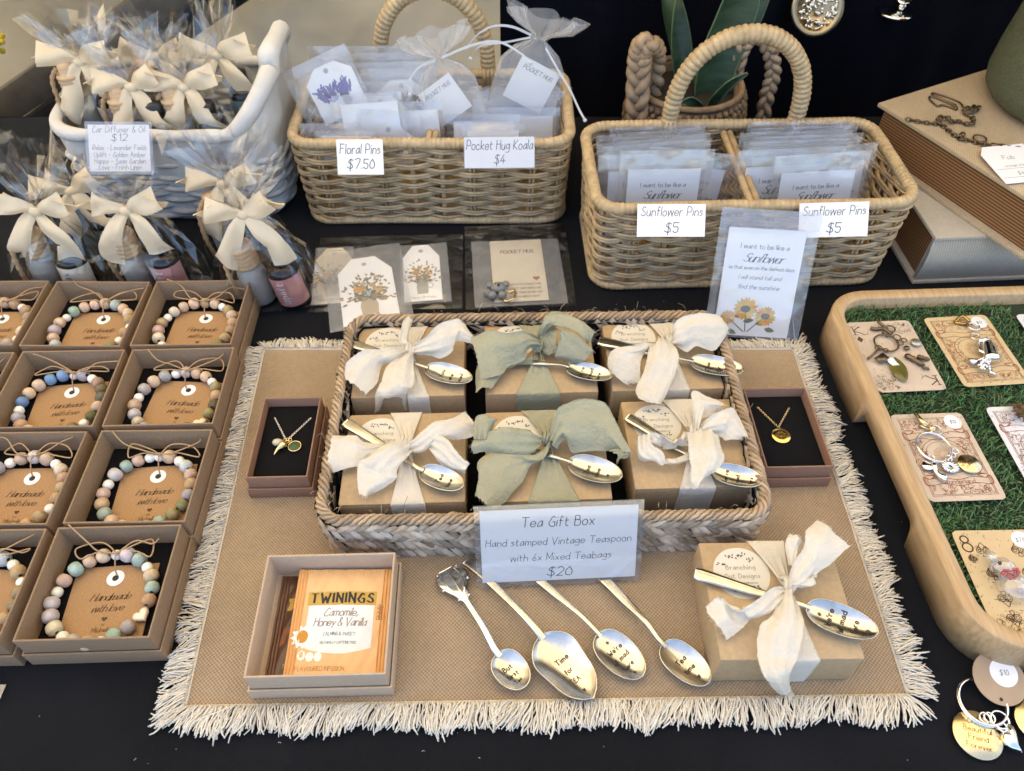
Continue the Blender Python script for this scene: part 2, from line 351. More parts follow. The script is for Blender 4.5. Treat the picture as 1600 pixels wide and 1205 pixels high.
PINK_CARD = mat('pale_card', (.62, .50, .38), .55, var=.2, vscale=45)
WICKER = mat('wicker_cane', (.56, .40, .215), .5, var=.4, vscale=90, island=.32, bump=.2, bscale=500)
WRAP = mat('wrapped_cane', (.56, .41, .22), .5, var=.35, vscale=120, bump=.15, bscale=500)
WHITEWASH = mat('whitewashed_willow', (.60, .60, .58), .75, var=.3, vscale=60, island=.12, bump=.3, bscale=300)
LINER = mat('white_cloth_liner', (.62, .61, .58), .85, var=.15, vscale=25, bump=.5, bscale=60, bdist=.003)
SEAGRASS = mat('seagrass', (.42, .31, .20), .28, var=.6, vscale=110, col2=(.70, .63, .53), island=.55, bump=.25, bscale=700, stretch=(1, 1, 1))
SEAROPE = mat('seagrass_rope', (.36, .26, .15), .5, var=.4, vscale=150, island=.35, bump=.4, bscale=600)
COTTON = mat('cotton_fringe', (.74, .68, .56), .9, island=.12, bump=.2, bscale=900, spec=.2)
BURLAP = weave('burlap', (.25, .178, .108), (.43, .325, .21), .145)
CLOTH = mat('black_cloth', (.008, .0085, .011), .92, var=.3, vscale=15, bump=.35, bscale=1200, spec=.12, sheen=.05)
BACKCLOTH = mat('black_backdrop_cloth', (.004, .0045, .008), .95, spec=.08, var=.3, vscale=8)
CANVAS = mat('cream_canvas', (.77, .65, .44), .9, var=.12, vscale=6, bump=.2, bscale=20, trans=.40, bdist=.01)
CANVAS_WALL = mat('canvas_wall', (.52, .49, .41), .9, var=.9, vscale=2.2, bump=.9, bscale=5, trans=.22, bdist=.06, col2=(.20, .165, .10))
MUSLIN = mat('cream_muslin', (.88, .82, .69), .9, var=.08, vscale=60, bump=.9, bscale=380, trans=.3, spec=.2, bdist=.0016)
SAGE = mat('sage_muslin', (.445, .435, .30), .9, var=.12, vscale=60, bump=1, bscale=380, trans=.2, spec=.2, bdist=.0016)
SATIN = mat('cream_satin', (.84, .71, .49), .34, var=.05, vscale=30, trans=.25, sheen=.2)
SILVER = mat('silver_plate', (.88, .85, .78), .10, 1, var=.05, vscale=60)
SPOON_M = mat('polished_spoon', (.70, .655, .565), .24, 1, var=.35, vscale=70, bump=.12, bscale=60)
GOLD = mat('gold_plate', (.85, .58, .20), .2, 1, bump=.15, bscale=250)
GOLDP = mat('pale_gold', (.80, .62, .34), .22, 1)
BRONZE = mat('antique_bronze', (.22, .16, .10), .38, 1, var=.4, vscale=200)
CHROME = mat('bright_chrome', (.85, .85, .86), .08, 1)
TWINE = mat('jute_twine', (.42, .27, .14), .9, bump=.4, bscale=900)
STONE = mat('bead_stone', attr='obj', rough=.55, var=.3, vscale=220, bump=.15, bscale=500)
PEARL = mat('bead_pearl', attr='obj', rough=.16, coat=.5)
CELLO = film('cellophane', .06, .75, haze=.0, rough=.02)
LAMI = film('laminate', .05, .5, haze=.05, rough=.06)
SLEEVE = film('clear_sleeve', .06, .7, haze=.115, rough=.05, bump=.35, bscale=35)
FROST = film('frosted_sleeve', .04, .3, haze=.17, rough=.2, bump=.2, bscale=60)
ORGANZA = film('organza', .02, .12, haze=.24, rough=.35)
WOODCAP = mat('pale_wood', (.60, .41, .23), .5, var=.15, vscale=150, stretch=(1, 1, 4))
WOOD = mat('bamboo_wood', (.53, .375, .205), .5, var=.75, vscale=34, stretch=(16, 1, 4), detail=6, col2=(.36, .215, .09), bump=.05, bscale=300)
LINEN_BOOK = weave('linen_cover', (.33, .245, .145), (.52, .41, .265), .12, bump=.4)
LINEN_BOOK2 = weave('grey_linen_cover', (.40, .34, .25), (.58, .51, .39), .13, bump=.4)
PAGES = stripes('page_edges', (.10, .04, .012), (.33, .17, .06), .32)
SMOKE = mat('frosted_glass', (.40, .39, .35), .35, var=.1, vscale=30, trans=.2)
BLACKGLASS = mat('black_glass', (.01, .01, .012), .08)
# ------------------------------------------------------------------ the setting
g = MB(); g.grid([[(x, y, -75) for y in np.linspace(-3000, 4000, 8)] for x in np.linspace(-3500, 3500, 8)])
tag(g.build('ground', mat('dry_grass_ground', (.30, .27, .19), .95, var=.4, vscale=3)), kind='structure')

t = thing('market_table', 'long market table under a plain black cloth that carries the whole display', 'table', (0, 30, -75))
m = MB(); nx, ny = 140, 90
X, Y = np.meshgrid(np.linspace(-150, 150, nx), np.linspace(-14, 97, ny), indexing='ij')
Z = -.12 + .10 * np.sin(X * .21 + np.sin(Y * .11) * 2) * np.cos(Y * .05 + X * .013) - .02
Z += 2.2 * np.where(Y < 16, .22 * np.exp(-((X - 6 + .12 * Y) / 2.2) ** 2) + .18 * np.exp(-((X + 13 - .1 * Y) / 2.6) ** 2) + .15 * np.exp(-((X + 24 + .2 * Y) / 2) ** 2) + .16 * np.exp(-((X - 27 + .3 * Y) / 2.4) ** 2), 0) * np.clip((16 - Y) / 6, 0, 1)
Zc = np.minimum(Z, np.where(Y < 15, .6, .12))
m.grid(np.stack([X, Y, Zc], 2))
for a, b in (((-150, -14), (150, -14)), ((150, -14), (150, 97)), ((150, 97), (-150, 97)), ((-150, 97), (-150, -14))):
    q = np.array([np.array(a) * (1 - s) + np.array(b) * s for s in np.linspace(0, 1, 80)]); nrm = np.array([b[1] - a[1], a[0] - b[0]]); nrm = nrm / np.linalg.norm(nrm)
    m.grid([[(*(p + nrm * (1.2 * k + k * 1.0 * math.sin(i * .9) * .8)), -.1 - 72 * k) for k in (0, .15, .5, 1)] for i, p in enumerate(q)])
m.build('tablecloth', CLOTH, t, True)
m = MB()
for i in range(150):
    p = np.array([RNG.uniform(-45, 45), RNG.uniform(8, 60), .06]); d = RNG.normal(0, .035 if i % 9 else .16, 3) * (1, 1, .05); m.tube([p - d, p + d[[1, 0, 2]] * .5, p + d], RNG.uniform(.008, .018), 3)
tag(m.build('lint', PAPER, t, True), kind='stuff')
m = MB(); m.box((0, 41, -2.2), (296, 107, 3)); m.build('tabletop', WOOD, t, True, False)
for sx in (-140, 140):
    for y in (-6, 88): m = MB(); m.tube([(sx, y, -75), (sx, y, -3.7)], 1.6, 10); m.build('leg', mat('grey_steel', (.3, .3, .3), .4, .8), t, True)

m = MB(); G = [[(x, 99 + 1.1 * math.sin(x * .33 + 1.2 * math.sin(x * .05)) + .4 * math.sin(x * .9 + z * .02), z) for z in np.linspace(-75, 110, 24)] for x in np.linspace(-1.5, 130, 200)]
m.grid(G); tag(m.build('backdrop_curtain', BACKCLOTH), 'black cloth curtain hung behind the right half of the table', 'curtain')
m = MB(); G = [[(x, 150 + 6 * math.sin(x * .05 + z * .06) + 3 * math.sin(x * .11 - z * .09 + 1) + 1.5 * math.sin(x * .04 + z * .21) - 9 * abs(math.sin(x * .035 + z * .045 + .4)) ** .7 - 5 * abs(math.sin(x * .06 - z * .05)) ** .8 + (z * .02) ** 2, z) for z in np.linspace(-75, 150, 110)] for x in np.linspace(-230, 150, 200)]
m.grid(G); tag(m.build('tent_wall', CANVAS_WALL), 'creased cream canvas tent wall behind the display', 'tent wall')
m = MB(); m.grid([[(-235 + 2 * math.sin(y * .05), y, z) for z in np.linspace(-75, 150, 10)] for y in np.linspace(10, 150, 20)])
tag(m.build('tent_side_wall', CANVAS), 'cream canvas side wall closing the tent on the left', 'tent wall')
m = MB(); G = [[(x, y, 152 + 45 * max(0, 1 - abs(x) / 260) + 2 * math.sin(x * .04) * math.sin(y * .04)) for y in np.linspace(-15, 290, 40)] for x in np.linspace(-260, 260, 50)]
m.grid(G); tag(m.build('tent_roof', CANVAS), 'cream canvas marquee roof above the stall', 'tent roof')

# aluminium strut of the tent and a black bar put in as its shadow gap (upper left)
def strut(name, label, p0, p1, wd, Y, mtl, holes=False, dz=2.5):
    a, b = PY(*p0, Y), PY(*p1, Y); d = b - a; d /= np.linalg.norm(d); e = np.array([d[2], 0, -d[0]])
    c = (a + b) / 2; m3 = np.stack([d, np.array([0, 1, 0]), e], 1); L = np.linalg.norm(b - a)
    t = thing(name, label, 'strut', c, Matrix(m3.tolist()))
    m = MB(); m.box((0, 0, 0), (L * 1.5, dz, wd)); m.build('bar', mtl, t, bevel=.15)
    if holes:
        for k in range(-8, 9):
            m = MB(); m.tube([(k * 4.6 + 1, -dz / 2 - .12, .5), (k * 4.6 + 1, -dz / 2 + .2, .5)], .45, 10); m.build('bolt', mat('dark_steel', (.03, .03, .03), .5, .6), t)
ALU = mat('dull_aluminium', (.16, .14, .11), .5, .3, var=.4, vscale=30)
strut('tent_strut', 'grey bolted metal tent strut running diagonally behind the white basket', (0, 172), (268, -12), 5.2, 128, ALU, True)
strut('shadow_gap_bar', 'black diagonal bar standing in for the shadow gap beside the grey strut', (0, 236), (352, -6), 4.2, 127, mat('shadow_black', (.008, .008, .009), .5))

# yellow wattle sprig peeping in at the far left
t = thing('flower_sprig', 'blurred sprig of small yellow flowers at the upper left edge', 'flower', PY(-6, 100, 120)); m = MB(); k = MB()
for i in range(40):
    p = PY(RNG.uniform(-40, 5), RNG.uniform(48, 80), 120 + RNG.uniform(-1, 1)); m.ball(p, RNG.uniform(.3, .55), 8)
k.tube(spline([PY(-60, 160, 121), PY(-30, 110, 120.5), PY(0, 60, 120)], 6), .15, 6)
m.build('flowers', mat('yellow_petal', (.55, .40, .03), .8), t, True); k.build('stem', mat('sprig_green', (.09, .13, .04), .8), t, True)

# ------------------------------------------------------------------ fringed placemat
MC = [P(292, 1106), P(1416, 1088), P(1238, 549), P(414, 549)]
def bil(u, v): return (MC[0] * (1 - u) + MC[1] * u) * (1 - v) + (MC[3] * (1 - u) + MC[2] * u) * v
c0 = bil(.5, .5); ang = math.atan2(*(MC[1] - MC[0])[1::-1])
t = thing('placemat', 'tan woven burlap placemat with a white knotted fringe spread on the black cloth', 'placemat', (c0[0], c0[1], 0), ang)
m = MB()
def matz(u, v): return .28 + .05 * math.sin(u * 23 + v * 9) * math.sin(v * 17 + 1) + .03 * math.sin(u * 51 + v * 31)
up = [[(*bil(u, v)[:2], matz(u, v)) for v in np.linspace(0, 1, 40)] for u in np.linspace(0, 1, 60)]
m.grid(up); m.grid([[(x, y, z - .2) for x, y, z in r] for r in up][::-1]); m.build('cloth', BURLAP, t, True)
hem = MB(); fr = MB(); ph = RNG.random(12) * 6.28
EDG = [(MC[0], MC[1], 2.2), (MC[1], MC[2], 2.2), (MC[2], MC[3], 1.5), (MC[3], MC[0], 2.3)]
for e, (a, b, fl) in enumerate(EDG):
    d = b - a; L = np.linalg.norm(d); d /= L; nrm = np.array([d[1], -d[0], 0])
    hem.tube([a + d * L * s + np.array([0, 0, .3]) for s in np.linspace(0, 1, 60)], .10, 6)
    n = int(L / .078)
    for layer in (0, 1):
        for i in range(n):
            s = (i + RNG.random() * .8) / n * L; base = a + d * s
            w1 = .5 * math.sin(s * .55 + ph[e]) + .4 * math.sin(s * 1.7 + ph[e + 4]) + .3 * math.sin(s * 3.9 + ph[e + 8])
            clump = .55 * math.sin(s * 1.25 + ph[e + 2] + layer)
            lean = w1 * .75 + RNG.normal(0, .17) + (-.5 if e == 0 else .35)
            if s < 1.5: lean -= (1.5 - s) * .55
            if s > L - 1.5: lean += (s - L + 1.5) * .55
            ln = fl * (.86 + .1 * math.sin(s * .8) + RNG.normal(0, .1))
            if RNG.random() < .03: lean += RNG.normal(0, 1.2)
            k5 = np.linspace(0, 1, 8); cur = RNG.normal(0, .34); cu2 = RNG.normal(0, .10)
            pts = base + nrm * (k5 * ln / math.sqrt(1 + lean * lean * .4))[:, None] + d * ((lean * k5 + cur * np.sin(k5 * 3) * .5 + clump * k5 ** 2 * .6 + cu2 * np.sin(k5 * 6.5)) * ln * .5)[:, None]
            z = .25 + .12 * layer + RNG.random() * .22 + .25 * np.sin(k5 * PI * .9) * RNG.random() - .14 * k5
            pts[:, 2] = np.maximum(z, .1)
            fr.tube(pts, np.array([.06, .065, .07, .07, .07, .075, .08, .06]) * RNG.uniform(.5, .95), 4)
hem.build('hem', COTTON, t, True)
tag(fr.build('fringe', COTTON, t, True), kind='stuff')

# ------------------------------------------------------------------ two-tier gift cartons
def carton(o, wd, dp, h, lid_h, m1, foam=True, foam_z=1.3, tt=.16):
    a = MB(); a.tray(wd, dp, h - .25, tt, .25, .35); a.build('inner_tray', m1, o, bevel=.05)
    b = MB(); b.tray(wd + .42, dp + .42, lid_h, .15, 0, .2); b.build('lid', m1, o, bevel=.05)
    if foam: f = MB(); f.box((0, 0, (foam_z + .62) / 2), (wd - .4, dp - .4, foam_z - .62)); f.build('foam_pad', FOAM, o, bevel=.12)

WOODPK, WHITE, MINT, GREY, LILAC, TAN, CRM, BLUE, OLIVE, DARK = (.64, .47, .33), (.82, .78, .70), (.36, .47, .40), (.40, .39, .37), (.55, .50, .49), (.48, .33, .18), (.66, .58, .43), (.17, .28, .46), (.30, .26, .13), (.17, .125, .08)
PAL = dict(p=WOODPK, w=WHITE, m=MINT, g=GREY, l=LILAC, t=TAN, c=CRM, b=BLUE, o=OLIVE, d=DARK, s=(.52, .58, .55), h=(.72, .62, .45))
BEAD = {}
def bead_mesh(kind):
    if kind not in BEAD:
        mb = MB()
        if kind == 'h':
            po = heart2((0, 0), .62); G = [[(x * q, y * q, z) for x, y in po] for q, z in ((.55, -.2), (.9, -.17), (1, 0), (.9, .17), (.55, .2), (.02, .21))]; mb.grid(G, False, True)
        else:
            pr = [(.13, -.44), (.32, -.40), (.47, -.24), (.52, 0), (.47, .24), (.32, .40), (.13, .44)] if kind == 's' else [(.1, -.39), (.24, -.34), (.36, -.19), (.40, 0), (.36, .19), (.24, .34), (.1, .39)]
            mb.lathe(pr, 20)
        me_o = mb.build('bead', PEARL if kind in 'wh' else STONE); me_o.data.materials[0] = PEARL if kind in 'wh' else STONE
        BEAD[kind] = me_o.data; bpy.data.objects.remove(me_o)
    return BEAD[kind]
def bracelet(o_box, label, seq, dx, dy, crot, R=3.25, bow=0):
    bl = wmat(o_box); base = bl @ Vector((dx * S, dy * S, 1.32 * S))
    t = thing('bead_bracelet', label, 'bracelet', np.array(base) / S, o_box.rotation_euler.z, 'bead bracelets on kraft cards')
    # card, ring, print
    q = crot; c, s_ = math.cos(q), math.sin(q)
    rt = lambda x, y: (x * c - y * s_ + .35, x * s_ + y * c - .35)
    k = MB(); k.prism([rt(*p) for p in ((-3.1, -3.3), (3.1, -3.3), (3.1, 3.2), (-3.1, 3.2))], .08, .14); card = k.build('card', KRAFT_CARD, t, smooth=False)
    k = MB(); th = np.linspace(0, 2 * PI, 28, endpoint=False)
    k.grid([[(*rt(r * math.cos(a), 2.15 + r * math.sin(a)), .165) for a in th] for r in (.25, .66)], False, True); k.build('hole_reinforcement', PAPER, card)
    k = MB(); k.poly([rt(.27 * math.cos(a), 2.15 + .27 * math.sin(a)) for a in th], .155); k.build('punched_hole', INK, card)
    k = MB(); fm = lambda x, y: (*rt(x, y), .16)
    write(k, 'Handmade', 0, .35, .58, .075, .45, .55, fmap=fm, cal=.5, n=6); write(k, 'with love', 0, -.55, .56, .075, .45, .55, fmap=fm, cal=.5, n=6)
    k.poly([fm(*p) for p in heart2((0, -1.15), .22)]); write(k, 'by', 0, -1.65, .2, .1, fmap=fm); write(k, 'Michelle', 0, -2.15, .34, .1, 0, .9, fmap=fm, serif=.1); write(k, 'www.branchingoutdesigns.net', 0, -2.75, .17, .13, 0, .9, fmap=fm, n=2)
    k.build('lettering', INK_BROWN, card)
    # beads
    rad = [.40 if ch == 'w' else .62 if ch == 'h' else .52 for ch in seq]; rad = [r * RNG.uniform(1.02, 1.16) for r in rad]
    tot = sum(2 * r for r in rad); a = PI / 2 + .12; cen = []
    rx, ry = tot / 2 / PI * .95, tot / 2 / PI * .94
    for ch, r in zip(seq, rad):
        a -= r / tot * 2 * PI; p = (rx * math.cos(a), ry * math.sin(a)); ang_ = a; a -= r / tot * 2 * PI
        b = bpy.data.objects.new('heart_bead' if ch == 'h' else 'bead', bead_mesh('h' if ch == 'h' else 'w' if ch == 'w' else 's')); col.objects.link(b); b.parent = t
        b.location = (p[0] * S, p[1] * S, (.16 + (.34 if ch == 'h' else r * .98)) * S)
        b.rotation_euler = (RNG.uniform(-.2, .2), RNG.uniform(-.2, .2), ang_ + PI / 2 - .4) if ch == 'h' else (PI / 2 + RNG.uniform(-.3, .3), RNG.uniform(-.5, .5), ang_)
        sc = r / (.62 if ch == 'h' else .40 if ch == 'w' else .52); b.scale = (sc,) * 3
        cc = np.array(PAL[ch]) * RNG.uniform(.92, 1.25); b.color = (*np.clip(cc + RNG.normal(0, .015, 3), .01, .9), 1)
    k = MB(); k.ring((0, 0, .62), rx, .05, 40, 4); k.build('elastic_cord', TWINE, t)
    # twine bow
    k = MB(); r = random.Random(bow * 13 + 5); j = lambda v: v + r.uniform(-.55, .55)
    kx, ky = .25, 3.35
    for sg in (-1, 1):
        k.tube(spline([(kx, ky, 1.1), (kx + sg * j(1.3), ky + j(.75), 1.5), (kx + sg * j(2.7), ky + j(.75), 1.4), (kx + sg * j(2.9), ky + j(.1), 1.25), (kx + sg * 1.4, ky + .15, 1.2), (kx, ky, 1.1)], 6), .065, 5)
        k.tube(spline([(kx, ky, 1.15), (kx + sg * 1.3, ky + j(.5), 1.5), (kx + sg * j(2.6), ky + j(.95), 2.0 if sg < 0 else 1.6), (kx + sg * j(3.7), ky + j(1.3), 2.6 if sg < 0 else 1.8)], 6), .065, 5)
    k.tube(spline([(kx, ky, 1.2), (kx + .1, ky - .5, 1.35), (.3, ky - 1.1, .7), (.3, ky - 1.35, .2)], 5), .06, 5); k.ball((kx, ky, 1.2), .16, 8)
    k.build('twine_bow', TWINE, t)
    return t

# rim corners (front left, front right, back right) of each carton as surveyed
BR = [('A3', (201, 540), (363, 538), (390, 437), 'back right carton'), ('B3', (158, 666), (332, 661), (368, 543), ''), ('C3', (90, 817), (296, 816), (327, 670), ''), ('D3', (15, 1002), (233, 995), (285, 820), ''),
      ('A2', (29, 535), (190, 539), (232, 442), ''), ('B2', (-22, 668), (144, 665), (197, 547), ''), ('C2', (-140, 818), (74, 818), (137, 675), ''), ('D2', (-228, 1005), (-2, 1003), (73, 827), ''), ('A1', (-146, 536), (24, 536), (73, 441), ''), ('B1', (-206, 668), (-38, 668), (17, 553), '')]
BOXLAB = dict(A3='kraft carton in the back row whose bracelet is all peach, tan and gold beads', B3='kraft carton holding a lilac, grey and dark olive bracelet with a cream heart bead', C3='kraft carton in the right column holding a mint, white and marbled bracelet', D3='nearest kraft carton, its mint bracelet with a heart in full view',
      A2='back-row kraft carton second from the right whose bracelet mixes white, mint, peach and olive beads', B2='kraft carton holding the bracelet with bright blue beads', C2='kraft carton at the left edge with a lilac topped bracelet and a white heart bead', D2='kraft carton cut off at the left edge beside the nearest carton', A1='kraft carton cut off by the left edge in the back row', B1='kraft carton showing only its right corner at the left edge')
BRLAB = dict(A3='peach, tan and golden bead bracelet on its kraft card in the back right carton', B3='lilac, grey and olive bead bracelet with cream heart bead', C3='pale mint, white and marbled bead bracelet with a mottled top bead', D3='nearest bead bracelet, turquoise mint and peach beads with a cream heart, fully visible', A2='white, peach, mint and olive bead bracelet in the back row', B2='bead bracelet with bright blue, grey and dark brown beads', C2='lilac, peach and tan bead bracelet with a white heart at the left edge', D2='olive, cream and tan bead bracelet cut off at the left edge', A1='tan and grey bead bracelet cut off at the back left', B1='bracelet in the carton corner at the left edge')
SEQ = dict(A3='tpwtptttotowptwcptwcpppwtpt'[:22], B3='lppwotdohdtowgclpwgpgwpl'[:22], C3='wpwsptgoomgwppmtpwlmpwws'[:22], D3='wlmwpmthgmwplwcllwpmpp'[:22], A2='pmpptwtwoptcwtsplpwmpptws'[:22], B2='wgwtddpdwdpgwptgwbpppgpw'[:20] + 'bb', C2='lpwctttwttphcpgtwppgwp'[:22], D2='cswtwoottwptopgtcwtopt'[:22], A1='ptwtttcwgopttpgwtpwgtp'[:22], B1='pwgptwgpmtpwgptwgpmtpw'[:22])
for i, (k, fl, fr_, brr, _) in enumerate(BR):
    zc = 3.7; a, b, c = P(*fl, zc), P(*fr_, zc), P(*brr, zc); d = b - a; rz = math.atan2(d[1], d[0]) * .6 + .4 * math.radians(1.5)
    x = np.array([math.cos(rz), math.sin(rz), 0]); y = np.array([-x[1], x[0], 0])
    ctr = (b + c) / 2 - x * 4.78
    o = thing('bracelet_carton', BOXLAB[k], 'box', (ctr[0], ctr[1], 0), rz, 'open kraft cartons of bracelets')
    carton(o, 9.5, 9.1, 3.7, 1.75, KRAFT)
    bracelet(o, BRLAB[k], SEQ[k], {'D3': -.35, 'A3': .1}.get(k, 0) + RNG.uniform(-.15, .15), -.55, RNG.uniform(-.10, .10), bow=i)

# ------------------------------------------------------------------ necklace boxes
def necklace_box(name, label, fl, fr_, bl_, wd, dp):
    zc = 2.9; a, b, c = P(*fl, zc), P(*fr_, zc), P(*bl_, zc); rz = math.radians(1.5); x = np.array([math.cos(rz), math.sin(rz), 0]); y = np.array([-x[1], x[0], 0])
    ctr = (a + b) / 2 + y * dp / 2
    o = thing(name, label, 'box', (ctr[0], ctr[1], .3), rz, 'pink kraft necklace boxes'); carton(o, wd, dp, 2.7, 1.25, PINK_BOARD, foam_z=1.7, tt=.14)
    return o
def chain(mb, pts, R=.12, r=.035, ov=1.45):
    p = np.asarray(pts); L = np.concatenate([[0], np.cumsum(np.linalg.norm(np.diff(p, axis=0), axis=1))]); n = max(2, int(L[-1] / (R * ov)))
    for i in range(n):
        q = np.array([np.interp((i + .5) / n * L[-1], L, p[:, k]) for k in range(3)]); q2 = np.array([np.interp(min((i + .6) / n * L[-1], L[-1]), L, p[:, k]) for k in range(3)])
        d = q2 - q; d /= np.linalg.norm(d) + 1e-9; e = np.cross(d, (0, 0, 1)); e /= np.linalg.norm(e) + 1e-9; f = np.cross(e, d)
        if i % 2: e = (e + f) / 1.414
        else: e = (e * 1.0 - f * .5) / 1.12
        th = np.linspace(0, 2 * PI, 8, endpoint=False); mb.tube(q + d * (np.cos(th) * R)[:, None] + e * (np.sin(th) * R * .7)[:, None], r, 4, True)
nb = necklace_box('necklace_box', 'pink kraft necklace box left of the tray with a black pad', (383, 748), (481, 746), (407, 622), 5.1, 8.6)
t = thing('pendant_necklace', 'fine chain necklace with a green disc, a pearl and a gold shell charm', 'necklace', np.array(wmat(nb).translation) / S + (0, 0, 1.72), nb.rotation_euler.z)
k = MB(); chain(k, [(-1.55, 2.7, .1), (-.2, .3, .12)], .1, .03); chain(k, [(1.7, 2.6, .1), (.1, .3, .12)], .1, .03); k.build('chain', SILVER, t)
k = MB(); [k.ring((x, y, .15), .16, .04, 12, 5) for x, y in ((-.2, .15), (0, .2), (.22, .15), (.05, -.05))]; k.build('jump_rings', GOLDP, t)
k = MB(); k.lathe([(0, -.1), (.5, -.1), (.52, .05), (.46, .1), (0, .1)], 24, (.75, -.55, .15)); gd = k.build('green_disc', mat('green_enamel', (.05, .10, .03), .5, var=.3, vscale=300), t); k = MB(); k.ring((.75, -.55, .17), .54, .06, 26, 6); k.build('rim', GOLDP, gd)
k = MB(); k.ball((-.75, -.2, .3), .42, 12, (1.15, .85, .75)); k.build('pearl', mat('baroque_pearl', (.55, .50, .36), .2), t)
k = MB(); k.tube(spline([(-.1, -.2, .3), (-.3, -.6, .3), (-.6, -.95, .3), (-.85, -1.5, .25)], 4), [.12, .28, .34, .36, .33, .3, .26, .2, .17, .14, .1, .07, .03], 10); k.build('shell_charm', GOLDP, t)
nb = necklace_box('necklace_box', 'pink kraft necklace box right of the tray with a black pad', (1196, 738), (1304, 724), (1167, 606), 5.7, 8.7)
t = thing('coin_necklace', 'fine chain necklace with one round hammered gold pendant', 'necklace', np.array(wmat(nb).translation) / S + (-.2, -.2, 1.72), nb.rotation_euler.z)
k = MB(); chain(k, [(-1.5, 3.0, .1), (-.25, .75, .12)], .11, .032); chain(k, [(1.35, 2.9, .1), (-.15, .75, .12)], .11, .032); k.build('chain', GOLDP, t)
k = MB(); k.lathe([(0, -.06), (.8, -.06), (.84, 0), (.8, .06), (.4, .035), (0, .05)], 30, (-.2, -.25, .14)); k.ring((-.2, .62, .14), .12, .03, 10, 5); k.build('pendant', GOLD, t)

# ------------------------------------------------------------------ tea carton and sachets
zc = 3.7; a, b = P(378, 1060, zc), P(605, 1055, zc); rz = math.radians(1.5); ctr = (a + b) / 2 + np.array([-math.sin(rz), math.cos(rz), 0]) * 4.6
tb = thing('tea_carton', 'open pale cardboard carton with two tea sachets on the placemat', 'box', (ctr[0], ctr[1], .3), rz); carton(tb, 9.6, 9.2, 3.5, 1.5, PALE_BOARD, False)
def sachet(name, label, p, rot, wd, ht, colour, edge, extras):
    q = Vector((p[0] * S, p[1] * S, p[2] * S)); w_ = wmat(tb) @ q
    t = thing(name, label, 'tea sachet', np.array(w_) / S, (rot[0], rot[1], rz + rot[2]), 'tea sachets in the open carton')
    k = MB(); nu, nv = 36, 30; f = lambda x, y: .16 + .34 * max(0, (1 - (2 * x / wd) ** 2)) * max(0, 1 - (2 * y / ht) ** 2) + .035 * math.sin(x * 3.1 + y * 1.3) * math.sin(y * 2.1) + .02 * math.sin(x * 7 - y * 3)
    rid = lambda y: .03 * math.cos(y * 2 * PI / .17)
    body = lambda x, y: (x, y, f(x, y) + (rid(x) if ht / 2 - abs(y) < .55 else 0))
    k.grid([[body(x, y) for y in np.linspace(-ht / 2, ht / 2, nv)] for x in np.linspace(-wd / 2 + .7, wd / 2 - .7, 160)])
    k.grid([[(x, y, 0) for y in (-ht / 2, ht / 2)] for x in (wd / 2, -wd / 2)])
    pk = k.build('wrapper', mat(name + '_foil', colour, .32, bump=.25, bscale=45, bdist=.002, coat=.15), t)
    for sg in (-1, 1):
        k = MB(); k.grid([[(sg * (wd / 2 - s), y, f(sg * (wd / 2 - s), y) + .022 * math.cos(s * 2 * PI / .24) + .01) for y in np.linspace(-ht / 2, ht / 2, nv)] for s in np.linspace(0, .72, 41)]); k.build('crimped_edge', mat(name + '_edge', edge, .4), t)
    extras(t, pk, lambda x, y, d=.012: (x, y, f(x, y) + d))
